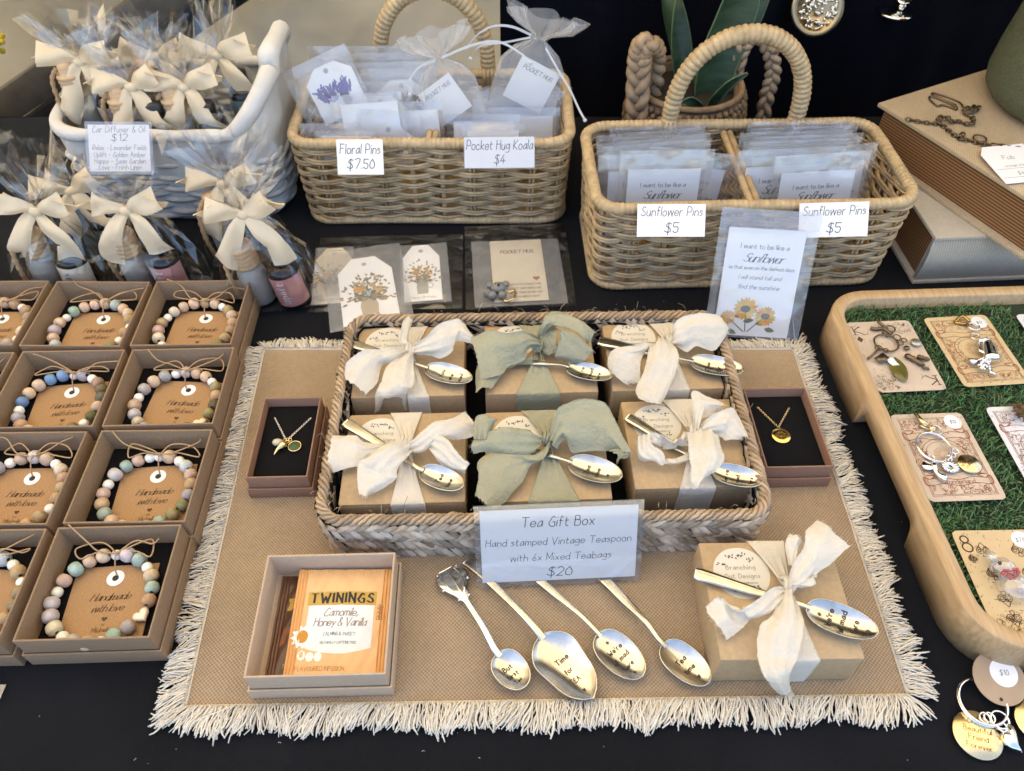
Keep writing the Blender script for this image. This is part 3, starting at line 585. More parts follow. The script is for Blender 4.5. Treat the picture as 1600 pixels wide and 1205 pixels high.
def camomile(t, pk, fm):
    def patch(name, x0, x1, ys, m, n=16, d=.012):
        k = MB(); k.grid([[fm(x, y0 + (y1 - y0) * s, d) for s in np.linspace(0, 1, 10)] for x, (y0, y1) in ((x, ys(x)) for x in np.linspace(x0, x1, n))]); return k.build(name, m, pk)
    patch('gold_band', -2.6, 2.5, lambda x: (1.3, 2.35), mat('gold_foil', (.47, .29, .05), .4))
    patch('label', -2.45, 2.4, lambda x: (-1.85 - .45 * (1 - (x / 2.45) ** 2), 1.26), mat('pale_label', (.66, .72, .72), .5), 22)
    k = MB(); write(k, 'TWININGS', -.05, 1.5, .7, .17, 0, 1.5, fit=4.6, fmap=lambda x, y: fm(x, y, .025), cal=.45, serif=.11); k.build('brand_lettering', INK, pk)
    k = MB(); q = lambda x, y: fm(x, y, .025)
    write(k, 'Camomile,', 0, .45, .6, .08, .22, .7, fmap=q, fit=2.45); write(k, 'Honey & Vanilla', 0, -.3, .6, .08, .22, .6, fmap=q, fit=3.8); k.build('name_lettering', mat('brown_print', (.22, .12, .08), .7), pk)
    k = MB(); write(k, 'CALMING & SWEET', .05, -1.0, .22, .12, 0, .8, fmap=q, fit=2.3); write(k, 'NATURALLY CAFFEINE FREE', .05, -1.6, .17, .12, 0, .7, fmap=q, fit=2.6); k.build('small_lettering', INK_GREY, pk)
    k = MB(); write(k, 'FLAVOURED INFUSION', -1.1, -3.45, .28, .1, 0, .75, fmap=q, fit=3.5); k.build('foot_lettering', mat('amber_print', (.36, .19, .05), .7), pk)
    k = MB(); k.col = (.78, .80, .78)
    for i in range(11):
        a = PI / 2 - i * .55 + .3
        leaf = MB(); leaf2(leaf, 0, 0, 0, .92, .42); V = leaf.V[0]
        k.poly([fm(-2.6 + (u * math.cos(a) - v * math.sin(a)), -1.05 + u * math.sin(a) + v * math.cos(a), .02 + .002 * i) for u, v, _ in V])
    for x, y in ((-1.9, -2.5), (-1.3, -2.5), (-2.5, -2.4)):
        k.poly([fm(x + .3 * math.cos(s), y + .35 * math.sin(s), .018) for s in np.linspace(0, 6.28, 9)[:-1]])
    k.build('petal_print', PRINT, pk); k = MB(); k.col = (.55, .25, .03); k.poly([fm(-2.6 + .42 * math.cos(s), -1.05 + .46 * math.sin(s), .05) for s in np.linspace(0, 6.28, 17)[:-1]])
    k.build('daisy_centre', PRINT, pk); k = MB(); k.col = (.42, .17, .02)
    for i in range(8): y = 1.2 - .3 * (i % 4); x = 2.72 + .17 * (i // 4); k.ring(fm(x, y, .02), .13, .02, 6, 4)
    k.build('pattern_print', PRINT, pk)
def brown(t, pk, fm):
    k = MB(); q = lambda x, y: fm(x, y, .02); write(k, 'FLAVOURED', -1.35, -3.1, .26, .1, 0, .75, fmap=q); k.build('foot_lettering', mat('cream_print', (.6, .45, .3), .7), pk)
    k = MB(); k.col = (.47, .29, .05); k.poly([fm(-2.6, 1.2, .02), fm(-1.2, 1.2, .02), fm(-1.2, 2.2, .02), fm(-2.6, 2.2, .02)])
    k.col = (.05, .02, .01); k.poly([fm(-2.7, 0, .02), fm(-1.4, -.1, .02), fm(-1.6, 1.1, .02), fm(-2.3, .9, .02)]); k.col = (.22, .08, .025); k.poly([fm(-2.8, -1.6, .02), fm(-1.2, -.5, .02), fm(-1.3, 0, .02), fm(-2.6, -.2, .02)]); k.build('pod_print', PRINT, pk)
sachet('brown_tea_sachet', 'dark brown tea sachet tucked under the amber one', (-.75, .1, .62), (0, 0, 0), 6.9, 8.2, (.085, .032, .016), (.10, .038, .016), brown)
sachet('amber_tea_sachet', 'amber camomile, honey and vanilla tea sachet with a white label', (.85, .05, 1.2), (.06, .02, -.01), 7.2, 8.4, (.70, .42, .19), (.62, .31, .10), camomile)
# ------------------------------------------------------------------ woven seagrass tray
TA, TB, TC, TD = P(489, 803, 5.2), P(1201, 796, 5.2), P(1131, 482, 5.2), P(545, 489, 5.2)
tcx = (TA + TB + TC + TD) / 4; trz = math.radians(1.0); TW, TDp = 36.0, 23.4; tcx = tcx + np.array([0, -.75, 0])
tray = thing('seagrass_tray', 'rectangular woven seagrass tray lined in black, holding six gift boxes', 'tray', (tcx[0], tcx[1], .3), trz)
m = MB(); rope = MB()
pp, nn, PL = rrect(TW - 1.6, TDp - 1.6, 1.8, 2000)
def along(s): i = (s / PL * 2000) % 2000; k = int(i); return pp[k], nn[k], np.array([-nn[k][1], nn[k][0]])
for row in range(3):
    z0 = .75 + row * 1.52; out = .1 + row * .07
    for half in (0, 1):
        n = int(PL / .74)
        for i in range(n):
            s = (i + .5 * half + RNG.uniform(-.15, .15)) * PL / n; p, nv, tv = along(s)
            tilt = (.8 if half else -.8) * RNG.uniform(.8, 1.2); Lz, wd = RNG.uniform(1.35, 1.75), RNG.uniform(.55, .82)
            c = np.array([*(p + nv * (out + RNG.uniform(-.05, .12))), z0 + (.42 if half else -.42)])
            T3, Z3, N3 = np.array([*tv, 0]), np.array([0, 0, 1.]), np.array([*nv, 0])
            ax = Z3 * math.cos(tilt) + T3 * math.sin(tilt); cr = np.cross(ax, N3)
            m.grid([[c + ax * (u * Lz) + cr * (v * wd * (1 - .25 * abs(u * 2))) + N3 * (.22 * (1 - (v * 2) ** 2) * (1 - (u * 1.7) ** 2) + .16 * (u if half else -u) + .05) for v in (-.5, -.25, 0, .25, .5)] for u in (-.6, -.3, 0, .3, .6)])
            if row and RNG.random() < .8:     # the inner face
                c2 = c - N3 * (.55 + out)
                m.grid([[c2 + ax * (u * Lz) + cr * (v * wd) - N3 * (.18 * (1 - (v * 2) ** 2)) for v in (-.5, 0, .5)] for u in (-.6, 0, .6)])
m.build('braided_wall', SEAGRASS, tray)
ps, ns, _ = rrect(TW - 1.7, TDp - 1.7, 1.8, 700)
core = MB(); core.tube(np.c_[ps, np.full(700, 4.95)], .34, 8, True)
for k in range(200):                                              # diagonal wraps round the rim
    s = k / 200 * 700; th = np.linspace(-1.5, 4.0, 12); pts = []
    for j, a in enumerate(th):
        i = int(s + j * 1.35) % 700; n3 = np.array([*ns[i], 0]); rr_ = .34 + .03 * math.sin(k * 1.7)
        pts.append(np.array([*ps[i], 4.95]) + n3 * rr_ * math.cos(a) + np.array([0, 0, 1.]) * rr_ * math.sin(a))
    rope.tube(pts, np.array([.1, .17, .21, .22, .22, .22, .22, .22, .22, .2, .16, .1]) * RNG.uniform(.55, .95), 5)
for k in range(160):
    i = RNG.integers(0, 700); a0 = RNG.uniform(0, 3); b = np.array([*ps[i], 4.95]); n3 = np.array([*ns[i], 0]); d = RNG.normal(0, 1, 3)
    p0 = b + n3 * .6 * math.cos(a0) + np.array([0, 0, .6 * math.sin(a0)]); rope.tube([p0, p0 + n3 * math.cos(a0) * .2 + d * .15 + (0, 0, .15), p0 + d * RNG.uniform(.2, .5) + n3 * math.cos(a0) * .2], .025, 3)
r0 = rope.build('rope_rim', mat('rim_straw', (.37, .255, .145), .42, var=.5, vscale=110, island=.4, bump=.3, bscale=700, col2=(.52, .40, .28)), tray); core.build('rim_core', SEAROPE, r0)
m = MB(); m.prism([tuple(q) for q in rrect(TW - 2.6, TDp - 2.6, 1.5, 60)[0]], .05, .3)
q, nq, _ = rrect(TW - 2.9, TDp - 2.9, 1.4, 120); m.grid([[(*(p + .12 * math.sin(i * 1.9 + z) * n_), z) for z in (.3, 2, 3.6, 4.7)] for i, (p, n_) in enumerate(zip(q, nq))], True)
m.build('felt_lining', FOAM, tray)

# ------------------------------------------------------------------ spoons
def spoon(name, label, E, Nk, T, W, shape='plain', text=(), ths=.5, depth=.52, group='stamped teaspoons', hw=.38, hidden=None, tsc=1., arch=.4):
    """E handle end, Nk neck, T tip: world points (cm). Local x runs from neck to tip."""
    E, Nk, T = map(np.asarray, (E, Nk, T)); x = T - Nk; L = np.linalg.norm(x); x = x / L
    y = np.cross((0, 0, 1), x); y /= np.linalg.norm(y); z = np.cross(x, y)
    m3 = Matrix(np.stack([x, y, z], 1).tolist()); t = thing(name, label, 'spoon', Nk, m3, group)
    e = loc_of(t, [E])[0]
    us = np.linspace(0, 1, 40)
    def hwid(u):
        if shape == 'shell': w_ = math.sin(PI * min(1, u * 1.02) ** .8) ** .55 if u < .995 else 0; return W / 2 * w_ * (1 + .07 * math.sin(u * 9))
        return W / 2 * max(0, 1 - abs(2 * u ** .86 - 1) ** 2.2) ** .5
    def surf(u, v, d=0.):
        w_ = max(hwid(u), .02) if u > .12 else max(hwid(u), .26)
        k = math.sin(PI * min(max(u * .96 + .03, 0), 1)) ** .7
        return (u * L, v * w_, .0 + .12 * (1 - u) - depth * k * (1 - v * v) + d + .10 * u * u)
    vs = np.linspace(-1, 1, 19)
    m = MB(); m.grid([[surf(u, v) for v in vs] for u in us]); m.grid([[surf(u, v * 1.015, -.1) for v in vs[::-1]] for u in us])
    for sg in (-1, 1): m.grid([[surf(u, sg * (1 + .015 * k), -.1 * k) for k in ((0, .5, 1) if sg > 0 else (1, .5, 0))] for u in us])
    rim = [surf(u, -1, -.03) for u in us] + [surf(u, 1, -.03) for u in us[::-1]]; m.tube(rim, .055, 6, True)
    b = m.build('bowl', SPOON_M, t)
    # handle
    mid = e * .5; mid[2] += arch
    pts = spline([(.25, 0, .08), (-.5, 0, .12 + arch * .4), tuple(e * .25 + (0, 0, .1 + arch * 1.1)), tuple(mid), tuple(e * .8 + (0, 0, .05 + arch * .5)), tuple(e)], 7)
    n = len(pts); s = np.linspace(0, 1, n)
    if shape == 'fancy': wd = .26 - .03 * s + np.where(s > .68, 1.05 * np.sin((s - .68) / .32 * PI * .86) ** 1.0, 0); wd = np.maximum(wd, .17) * np.where((s > .66) & (s < .70), 1.5, 1)
    elif shape == 'shell': wd = .34 - .18 * np.sin(s * PI * .6) + .42 * s ** 2.5
    else: wd = .82 * (.26 - .10 * np.sin(np.clip(s * 1.6, 0, 1) * PI) + (hw - .14) * s ** 1.4 * np.where(s > .97, .75, 1))
    m = MB(); prof = [(-1, 0), (-.86, .75), (-.45, 1.0), (-.2, .85), (0, 1.05), (.2, .85), (.45, 1.0), (.86, .75), (1, 0), (.7, -.6), (0, -.8), (-.7, -.6)]
    T_ = np.gradient(pts, axis=0); T_ /= np.linalg.norm(T_, axis=1)[:, None]; A = np.cross((0, 0, 1.), T_); A /= np.linalg.norm(A, axis=1)[:, None]; B = np.cross(T_, A)
    m.grid([[pts[i] + A[i] * a * wd[i] + B[i] * c * .13 for a, c in prof] for i in range(n)], False, True)
    k0 = m.n - len(prof); m.F.append(tuple(range(k0, m.n))); m.C.append((1, 1, 1))
    if shape == 'fancy':
        for sg in (-1, 0, 1): m.tube([pts[i] + A[i] * sg * wd[i] * .55 + B[i] * .13 for i in range(int(n * .72), n - 1)], .06, 5)
        for sg in (-1, 1):
            for i in (int(n * .68), int(n * .8), n - 2): m.ball(pts[i] + A[i] * sg * wd[i] * .95, .14, 8)
    m.build('handle', SPOON_M if shape != 'fancy' else SILVER, t)
    if text:
        k = MB()
        for i, (s_, px, py, h) in enumerate(text):
            # px: along the bowl 0-1, py: across -1..1, lines run across the bowl
            fm = lambda a, c, px=px, py=py: surf(px - c / L, py + a / (W / 2), .018)
            if s_ == '<3': k.poly([fm(*p) for p in heart2((0, 0), h * .55)][::-1])
            elif s_ == '*': [k.grid([[fm(math.cos(a) * q - math.sin(a) * w_, math.sin(a) * q + math.cos(a) * w_) for w_ in (.03, -.03)] for q in (-h * .5, h * .5)]) for a in (0, 1.05, 2.1)]
            else: write(k, s_, 0, 0, h * .8, .2, 0, 1.3, fmap=fm, n=3, bounce=.6)
        k.build('stamped_lettering', INK, b)
    return t
def Zr(x0, y0, s): return lambda p: (x0 + p[0] / s, y0 + p[1] / s)
Q = Zr(680, 860, 3.636); SP = lambda p, z: P(*Q(p), z)
spoon('teaspoon', 'small teaspoon with a flared tulip handle, left of the row, stamped But first Tea', SP((62, 112), .5), SP((356, 588), 1.0), SP((512, 776), 1.05), 2.4, 'fancy', [('But', .42, -.05, .42), ('first', .62, -.05, .40), ('Tea', .80, -.02, .34)])
spoon('sugar_spoon', 'largest spoon of the row with a scalloped bowl stamped Time for TEA', SP((185, 55), .4), SP((600, 490), 1.2), SP((900, 842), 1.2), 3.6, 'shell', [('Time', .40, .12, .46), ('for', .56, .06, .44), ('TEA', .70, .0, .42), ('<3', .84, 0, .36)], depth=.7, hw=.7)
spoon('teaspoon', 'third spoon of the row, half under the price card, stamped We re all mad here', SP((480, 80), .4), SP((925, 478), 1.0), SP((1178, 716), 1.05), 2.7, 'plain', [('*', .2, .1, .3), ("We're", .40, .1, .42), ('all mad', .57, 0, .42), ('here', .74, 0, .42), ('*', .86, -.1, .3)])
spoon('teaspoon', 'rightmost loose spoon with a ribbed handle, stamped Tea time', SP((905, 110), .4), SP((1293, 535), 1.0), SP((1557, 752), 1.05), 2.5, 'plain', [('Tea', .45, .05, .46), ('time', .64, 0, .46), ('<3', .80, 0, .34)], hw=.5)

# ------------------------------------------------------------------ gift boxes tied with ribbon
GT = {}
def gift(key, label, fl, fr_, top, base, mtl, rz, sticker=True, wd=9.9, dp=9.0):
    h = top - base; a, b = P(*fl, top), P(*fr_, top); x = np.array([math.cos(rz), math.sin(rz), 0]); y = np.array([-x[1], x[0], 0])
    ctr = (a + b) / 2 + y * dp / 2
    o = thing('gift_box', label, 'gift box', (ctr[0], ctr[1], base), rz, 'kraft tea gift boxes with ribbon bows')
    m = MB(); m.box((0, 0, h / 2), (wd, dp, h)); c = m.build('carton', KRAFT_IN, o, bevel=.16)
    m = MB(); m.box((0, -dp / 2 - .012, h * .5), (wd - .5, .02, h - .5)); m.build('front_flap', KRAFT_IN, c, bevel=.005)
    if sticker:
        sx, sy, R = -wd / 2 + 2.75, dp / 2 - 2.55, 2.05
        m = MB(); th = np.linspace(0, 2 * PI, 40, endpoint=False); m.prism([(sx + R * math.cos(q), sy + R * math.sin(q)) for q in th], h + .006, h + .02); st = m.build('sticker', mat('sticker_paper', (.66, .62, .52), .55, var=.05), o, smooth=False)
        k = MB(); z = h + .026; write(k, 'Branching', sx, sy + .28, .34, .1, 0, 1.3, z=z, serif=.1); write(k, 'Out Designs', sx, sy - .42, .34, .1, 0, 1.25, z=z, serif=.1); write(k, 'www.branchingoutdesigns.net', sx, sy - .85, .13, .14, 0, .75, z=z, n=2)
        for (px, py, n_) in ((-.5, 1.3, 7), (.25, 1.45, 7), (.9, 1.0, 5), (-1.25, .7, 6), (.3, -1.45, 6), (1.0, -1.15, 4), (-.8, -1.3, 4)):
            for j in range(n_): leaf2(k, sx + px + .13 * (j - n_ / 2) * .8, sy + py + .05 * math.sin(j * 2), RNG.uniform(0, 6.28), .22, .11, z)
        k.build('lettering', INK_GREY, st)
    GT[key] = dict(o=o, w=wd, d=dp, h=h, top=top, base=base, m=mtl)
    return o
def gp(G, px, h):             # a photo measurement on box G at height h above its lid; below the lid the point lies on the front face
    if h >= 0: return P(*px, G['top'] + h + .25)
    o = G['o']; n = np.array(wmat(o))[:3, 1]; c = np.array(o.location) / S; k = c @ n - G['d'] / 2 - .22
    d = ray(*px); q = np.array([0, 0, H]); t = (k - q @ n) / (d @ n); r = q + d * t
    if r[2] < G['base'] + .15: r = P(*px, G['base'] + .25)
    return r
def ribbon_piece(mb, A, B, n=9, mm=17, bulge=.0, seed=0, crump=.07, edge=.03):
    a, b = spline(A, n), spline(B, n); k = len(a); G = np.zeros((k, mm, 3)); g_ = np.random.default_rng(seed); t = np.linspace(0, 1, k)
    up_ = np.cross(np.gradient(a, axis=0), b - a); up_ /= np.linalg.norm(up_, axis=1)[:, None] + 1e-9
    up_[up_[:, 2] < 0] *= -1
    al = np.gradient(a, axis=0); al /= np.linalg.norm(al, axis=1)[:, None] + 1e-9
    for j in range(mm):
        s = j / (mm - 1); e = abs(2 * s - 1) ** 4
        pl = .17 * np.sin(s * 17 + seed + .8 * np.sin(t * 4 + seed)) * np.exp(-t * 2.6) + .10 * np.sin(s * 9 + t * 3.5 + seed) * (1 - .5 * t) + e * .12 * np.sin(t * 10 + (seed if s < .5 else seed * 2)) * t
        G[:, j] = a * (1 - s) + b * s + up_ * (bulge * math.sin(PI * s) + pl)[:, None] + (b - a) * (e * .014 * np.sin(t * 17 + seed) * (1 if s > .5 else -1))[:, None]
    nz = noise2(G, 2.0, crump, seed) + noise2(G, 4.5, crump * .5, seed + 1) + noise2(G, 10., crump * .16, seed + 2); G += np.stack([nz * .25, nz * .25, nz], 2)
    G[-1] += al[-1] * (g_.normal(0, .05, mm) + .12 * np.sin(np.linspace(0, 5, mm) + seed))[:, None]
    mb.grid(G)
    for e_ in (G[:, 0], G[:, -1]): mb.tube(e_ + g_.normal(0, .012, e_.shape), edge * g_.uniform(.6, 1.4, len(e_)), 4)
    for i in range(0, k - 1, 1):
        for e_, o_ in ((G[i, 0], G[i, 0] - G[i, 1]), (G[i, -1], G[i, -1] - G[i, -2])):
            if g_.random() < .5: d = o_ / (np.linalg.norm(o_) + 1e-9); mb.tube([e_, e_ + d * g_.uniform(.02, .08) + g_.normal(0, .03, 3)], .013, 3)
    for j in range(mm):
        if g_.random() < .7: mb.tube([G[-1, j], G[-1, j] + al[-1] * g_.uniform(.05, .25) + g_.normal(0, .04, 3)], .014, 3)
def bow(key, reg, wrap, knot, pieces, kr=.46):
    G = GT[key]; o = G['o']; q = Zr(*reg); w_, d_, h_ = G['w'], G['d'], G['h']
    L = lambda p, h=.1: loc_of(o, [gp(G, q(p), h)])[0]
    bl, br_, fl, fr_ = (L(p) for p in wrap); kc = L(knot, .75)
    m = MB()
    # the band round the box: back face, gathered top, front face
    def band(x0, x1, x2, x3, y0, y1, sg, n=14, mm=25):
        rows = []
        for i in range(n):
            s = i / (n - 1); e = s ** 1.3; row = []
            for j in range(mm):
                v = j / (mm - 1); xe = x2 + (x3 - x2) * v; xk = x0 + (x1 - x0) * v
                fold = math.sin(v * 19) * .13 * (1 - e) + math.sin(v * 8 + 1) * .12 * (1 - e)
                row.append((xk + (xe - xk) * e, y0 + (y1 - y0) * s, h_ + .05 + (.45 + fold) * (1 - e) ** 1.1 + .04 * math.sin(v * 11) * (1 - s)))
            rows.append(row)
        for zz in np.linspace(h_ - .05, .1, 5): rows.append([(x2 + (x3 - x2) * j / (mm - 1), y1 + sg * .09, zz) for j in range(mm)])
        m.grid(rows if sg > 0 else [r[::-1] for r in rows]); m.tube([r[0] for r in rows], .04, 4); m.tube([r[-1] for r in rows], .04, 4)
    band(kc[0] - .3, kc[0] + .3, bl[0], br_[0], kc[1] + .2, d_ / 2 + .02, 1)
    band(kc[0] - .3, kc[0] + .3, fl[0], fr_[0], kc[1] - .2, -d_ / 2 - .02, -1)
    rb = m.build('ribbon_band', G['m'], o)
    m = MB()
    for i, (A, B, hA, hB) in enumerate(pieces):
        if len(B) != len(A): B = [tuple(x) for x in np.array([[np.interp(s, np.linspace(0, 1, len(B)), np.array(B)[:, k]) for k in (0, 1)] for s in np.linspace(0, 1, len(A))])]
        f = lambda h: h if len(h) == len(A) else list(np.interp(np.linspace(0, 1, len(A)), np.linspace(0, 1, len(h)), h))
        pa = [L(p, h * 1.3 if h > 0 else h) for p, h in zip(A, f(hA))]; pb = [L(p, h * 1.3 if h > 0 else h) for p, h in zip(B, f(hB))]
        ribbon_piece(m, pa, pb, seed=i * 7 + len(key) + ord(key[-1]), bulge=.38, crump=.065)
    m.ball((kc[0], kc[1], kc[2] + .1), kr, 16, (.95, 1.1, .8))
    for k in range(3): m.tube(spline([(kc[0] - .5 + .25 * k, kc[1] - .55, kc[2] - .1), (kc[0] - .35 + .3 * k, kc[1] - .3, kc[2] + .42), (kc[0] - .25 + .3 * k, kc[1] + .3, kc[2] + .42), (kc[0] - .4 + .3 * k, kc[1] + .6, kc[2] - .1)], 4), .17, 6)
    m.build('bow', G['m'], o)
RZ = math.radians(2)
gift('G1', 'back left gift box in the tray, wide cream tail hanging down its front', (546, 622), (727, 618), 4.7, .7, MUSLIN, RZ)
gift('G2', 'back middle gift box in the tray tied with a sage green bow', (760, 617), (934, 612), 4.7, .7, SAGE, RZ)
gift('G3', 'back right gift box in the tray, cream bow beside the sunflower packet', (953, 612), (1136, 606), 4.7, .7, MUSLIN, RZ)
gift('G4', 'front left gift box in the tray, cream bow with its tails spread to the left', (528, 790), (727, 784), 4.7, .7, MUSLIN, RZ)
gift('G5', 'front middle gift box with a big sage green bow behind the price card', (750, 785), (967, 780), 4.7, .7, SAGE, RZ)
gift('G6', 'front right gift box in the tray, cream bow with an open wavy loop', (989, 765), (1190, 759), 4.7, .7, MUSLIN, RZ)
gift('G7', 'single gift box lying on the placemat outside the tray with a long cream tail', (1127, 1031), (1352, 1031), 4.25, .3, MUSLIN, math.radians(.6))
bow('G1', (520, 470, 6.342), ((745, 215), (955, 220), (735, 985), (945, 980)), (775, 500), [
    ([(740, 480), (480, 480), (290, 500), (150, 610), (108, 730)], [(750, 520), (600, 595), (490, 640), (440, 800), (320, 935)], [.7, 1.4, 1.7, 1.3, .8], [.6, .9, .6, .5, .4]),
    ([(790, 465), (930, 350), (1060, 230), (1220, 180), (1290, 220), (1385, 330)], [(830, 540), (960, 545), (1080, 565), (1180, 510), (1220, 400), (1390, 430)], [.8, 1.7, 2.1, 2, 1.7, 1.3], [.6, .6, .6, .8, 1.1, 1]),
    ([(760, 520), (560, 630), (480, 800), (430, 930), (415, 1100)], [(800, 560), (800, 680), (800, 830), (735, 900), (730, 1100)], [.7, .9, .8, .5, -2], [.6, .8, .7, .4, -2]),
    ([(745, 460), (660, 400), (690, 250), (742, 155)], [(790, 455), (745, 410), (750, 300), (765, 215)], [.7, 1.3, 1.5, 1.4], [.6, .5, .5, .6])])
bow('G2', (730, 470, 6.343), ((480, 210), (740, 215), (490, 935), (930, 935)), (705, 455), [
    ([(640, 560), (400, 640), (120, 640), (85, 900)], [(650, 620), (450, 650), (330, 740), (240, 880)], [.4, .4, .3, .2], [.4, .3, .3, .2]),
    ([(705, 370), (600, 315), (450, 320), (300, 300), (150, 310), (45, 360)], [(695, 480), (600, 485), (560, 590), (400, 660), (330, 740), (160, 780)], [1.1, 2, 2.2, 2.2, 2, 1.6], [.8, 1, .8, .6, .6, .5]),
    ([(720, 360), (745, 220), (800, 120), (950, 110), (1150, 210), (1275, 320)], [(735, 400), (830, 250), (920, 260), (1050, 300), (1150, 370), (1190, 410)], [.8, 1.8, 2.2, 2.2, 2, 1.5], [.8, 2.0, 2.2, 2, 1.8, 1.3]),
    ([(720, 380), (760, 280), (830, 245), (920, 300)], [(740, 430), (780, 520), (830, 530), (900, 500)], [.8, 1.2, 1.4, 1.8], [.7, .4, .4, .8]),
    ([(920, 270), (1000, 290), (1100, 350), (1180, 420), (1258, 500)], [(925, 340), (900, 450), (872, 550), (950, 590), (1060, 615)], [2.2, 2.2, 1.9, 1.5, 1], [2, 1.6, 1, .7, .5])])
bow('G3', (930, 470, 6.344), ((490, 195), (810, 195), (700, 885), (950, 885)), (740, 405), [
    ([(760, 380), (790, 220), (930, 135), (1060, 120), (1230, 150), (1325, 270)], [(790, 430), (900, 500), (990, 450), (1110, 480), (1200, 470), (1320, 300)], [.8, 1.8, 2.1, 2.1, 1.8, 1.2], [.7, .5, .7, .4, .4, 1]),
    ([(620, 410), (480, 420), (410, 440), (200, 480), (120, 600), (160, 720)], [(600, 430), (530, 460), (490, 510), (440, 620), (440, 800), (330, 820)], [.9, 1.6, 1.7, 1.5, .9, .4], [.8, 1, 1, 1, .4, .3]),
    ([(600, 410), (545, 450), (490, 680), (415, 860), (430, 960), (530, 1020)], [(710, 400), (800, 500), (825, 600), (760, 780), (720, 900), (650, 1020)], [1, 1.4, 1.3, .9, .8, .6], [1, 1.4, 1.3, .9, .8, .6])])
bow('G4', (500, 620, 6.023), ((660, 165), (955, 155), (660, 1030), (978, 1020)), (815, 435), [
    ([(740, 440), (430, 430), (320, 365), (110, 375)], [(700, 480), (480, 600), (340, 660), (90, 700)], [.7, 1, 1.1, .8], [.6, .5, .4, .3]),
    ([(760, 440), (620, 440), (420, 590), (350, 660), (370, 940)], [(860, 520), (780, 610), (720, 700), (700, 790), (450, 930)], [.9, 1.6, 1.5, 1.1, .4], [.8, 1.1, .8, .6, .3]),
    ([(830, 440), (970, 320), (1080, 235), (1240, 200), (1365, 150)], [(860, 520), (980, 510), (1120, 400), (1270, 400), (1450, 370)], [.8, 1.5, 1.8, 1.6, 1], [.6, .8, 1.2, 1, .8]),
    ([(1060, 340), (1200, 400), (1290, 530), (1400, 620), (1385, 650)], [(1050, 500), (1110, 610), (1220, 680), (1330, 710), (1360, 705)], [1.5, 1.6, 1.4, 1, .8], [.6, .5, .4, .4, .4])])
bow('G5', (720, 610, 5.714), ((540, 180), (870, 175), (610, 1000), (1065, 1000)), (780, 425), [
    ([(760, 490), (680, 590), (500, 560), (270, 560), (150, 650), (160, 790), (130, 960)], [(800, 500), (690, 620), (620, 680), (560, 790), (470, 900), (400, 980), (300, 1050)], [.7, .9, 1, .9, .8, .7, .4], [.6, .6, .5, .5, .4, .3, .2]),
    ([(690, 420), (580, 345), (420, 340), (280, 360), (115, 430)], [(700, 490), (600, 580), (430, 585), (250, 545), (105, 570)], [.9, 1.8, 2, 1.8, 1.4], [.7, .8, .9, 1, .9]),
    ([(118, 440), (130, 260), (200, 215), (275, 255)], [(240, 440), (262, 400), (290, 330), (298, 300)], [1.4, 2, 2.1, 1.7], [1.5, 1.6, 1.6, 1.6]),
    ([(800, 400), (860, 180), (960, 110), (1150, 75), (1290, 120), (1380, 290), (1505, 530)], [(850, 520), (920, 440), (980, 530), (1060, 550), (1200, 540), (1300, 530), (1450, 520)], [1, 2, 2.4, 2.4, 2.1, 1.7, 1.2], [.7, .9, .6, .5, .5, .6, .8]),
    ([(1300, 520), (1420, 500), (1510, 540), (1480, 600)], [(1390, 560), (1400, 600), (1390, 640), (1400, 655)], [.7, .9, 1, .7], [.5, .4, .3, .2])], kr=.52)
bow('G6', (950, 600, 5.737), ((500, 180), (790, 175), (670, 985), (990, 975)), (770, 430), [
    ([(720, 440), (680, 430), (600, 530), (500, 470), (420, 430), (300, 470)], [(700, 560), (650, 550), (590, 565), (520, 570), (440, 570), (390, 540)], [.9, 1.3, 1.1, 1.4, 1.4, 1.1], [.4, .4, .4, .4, .4, .4]),
    ([(385, 450), (395, 540), (490, 610), (530, 690), (600, 720), (720, 665)], [(260, 500), (260, 650), (300, 690), (420, 690), (580, 722), (715, 675)], [1.2, 1.1, 1, .7, .5, .5], [.9, .5, .3, .3, .3, .3]),
    ([(710, 450), (715, 560), (740, 700), (740, 850), (765, 935)], [(980, 440), (1020, 560), (1035, 690), (950, 790), (800, 890)], [1.1, 1.3, 1.1, .8, .5], [1, 1.2, 1, .8, .5]),
    ([(760, 400), (750, 200), (760, 65), (900, 120), (1025, 165)], [(790, 420), (850, 310), (900, 290), (960, 260), (1010, 230)], [.9, 1.6, 1.8, 1.6, 1.4], [.8, 1, 1, 1, 1.1]),
    ([(790, 410), (900, 300), (990, 255), (1100, 210), (1170, 280), (1255, 470)], [(820, 440), (940, 450), (1010, 480), (1030, 495), (1080, 510), (1200, 495)], [.8, 1.6, 1.7, 1.6, 1.2, .8], [.7, .6, .6, .5, .5, .5])])
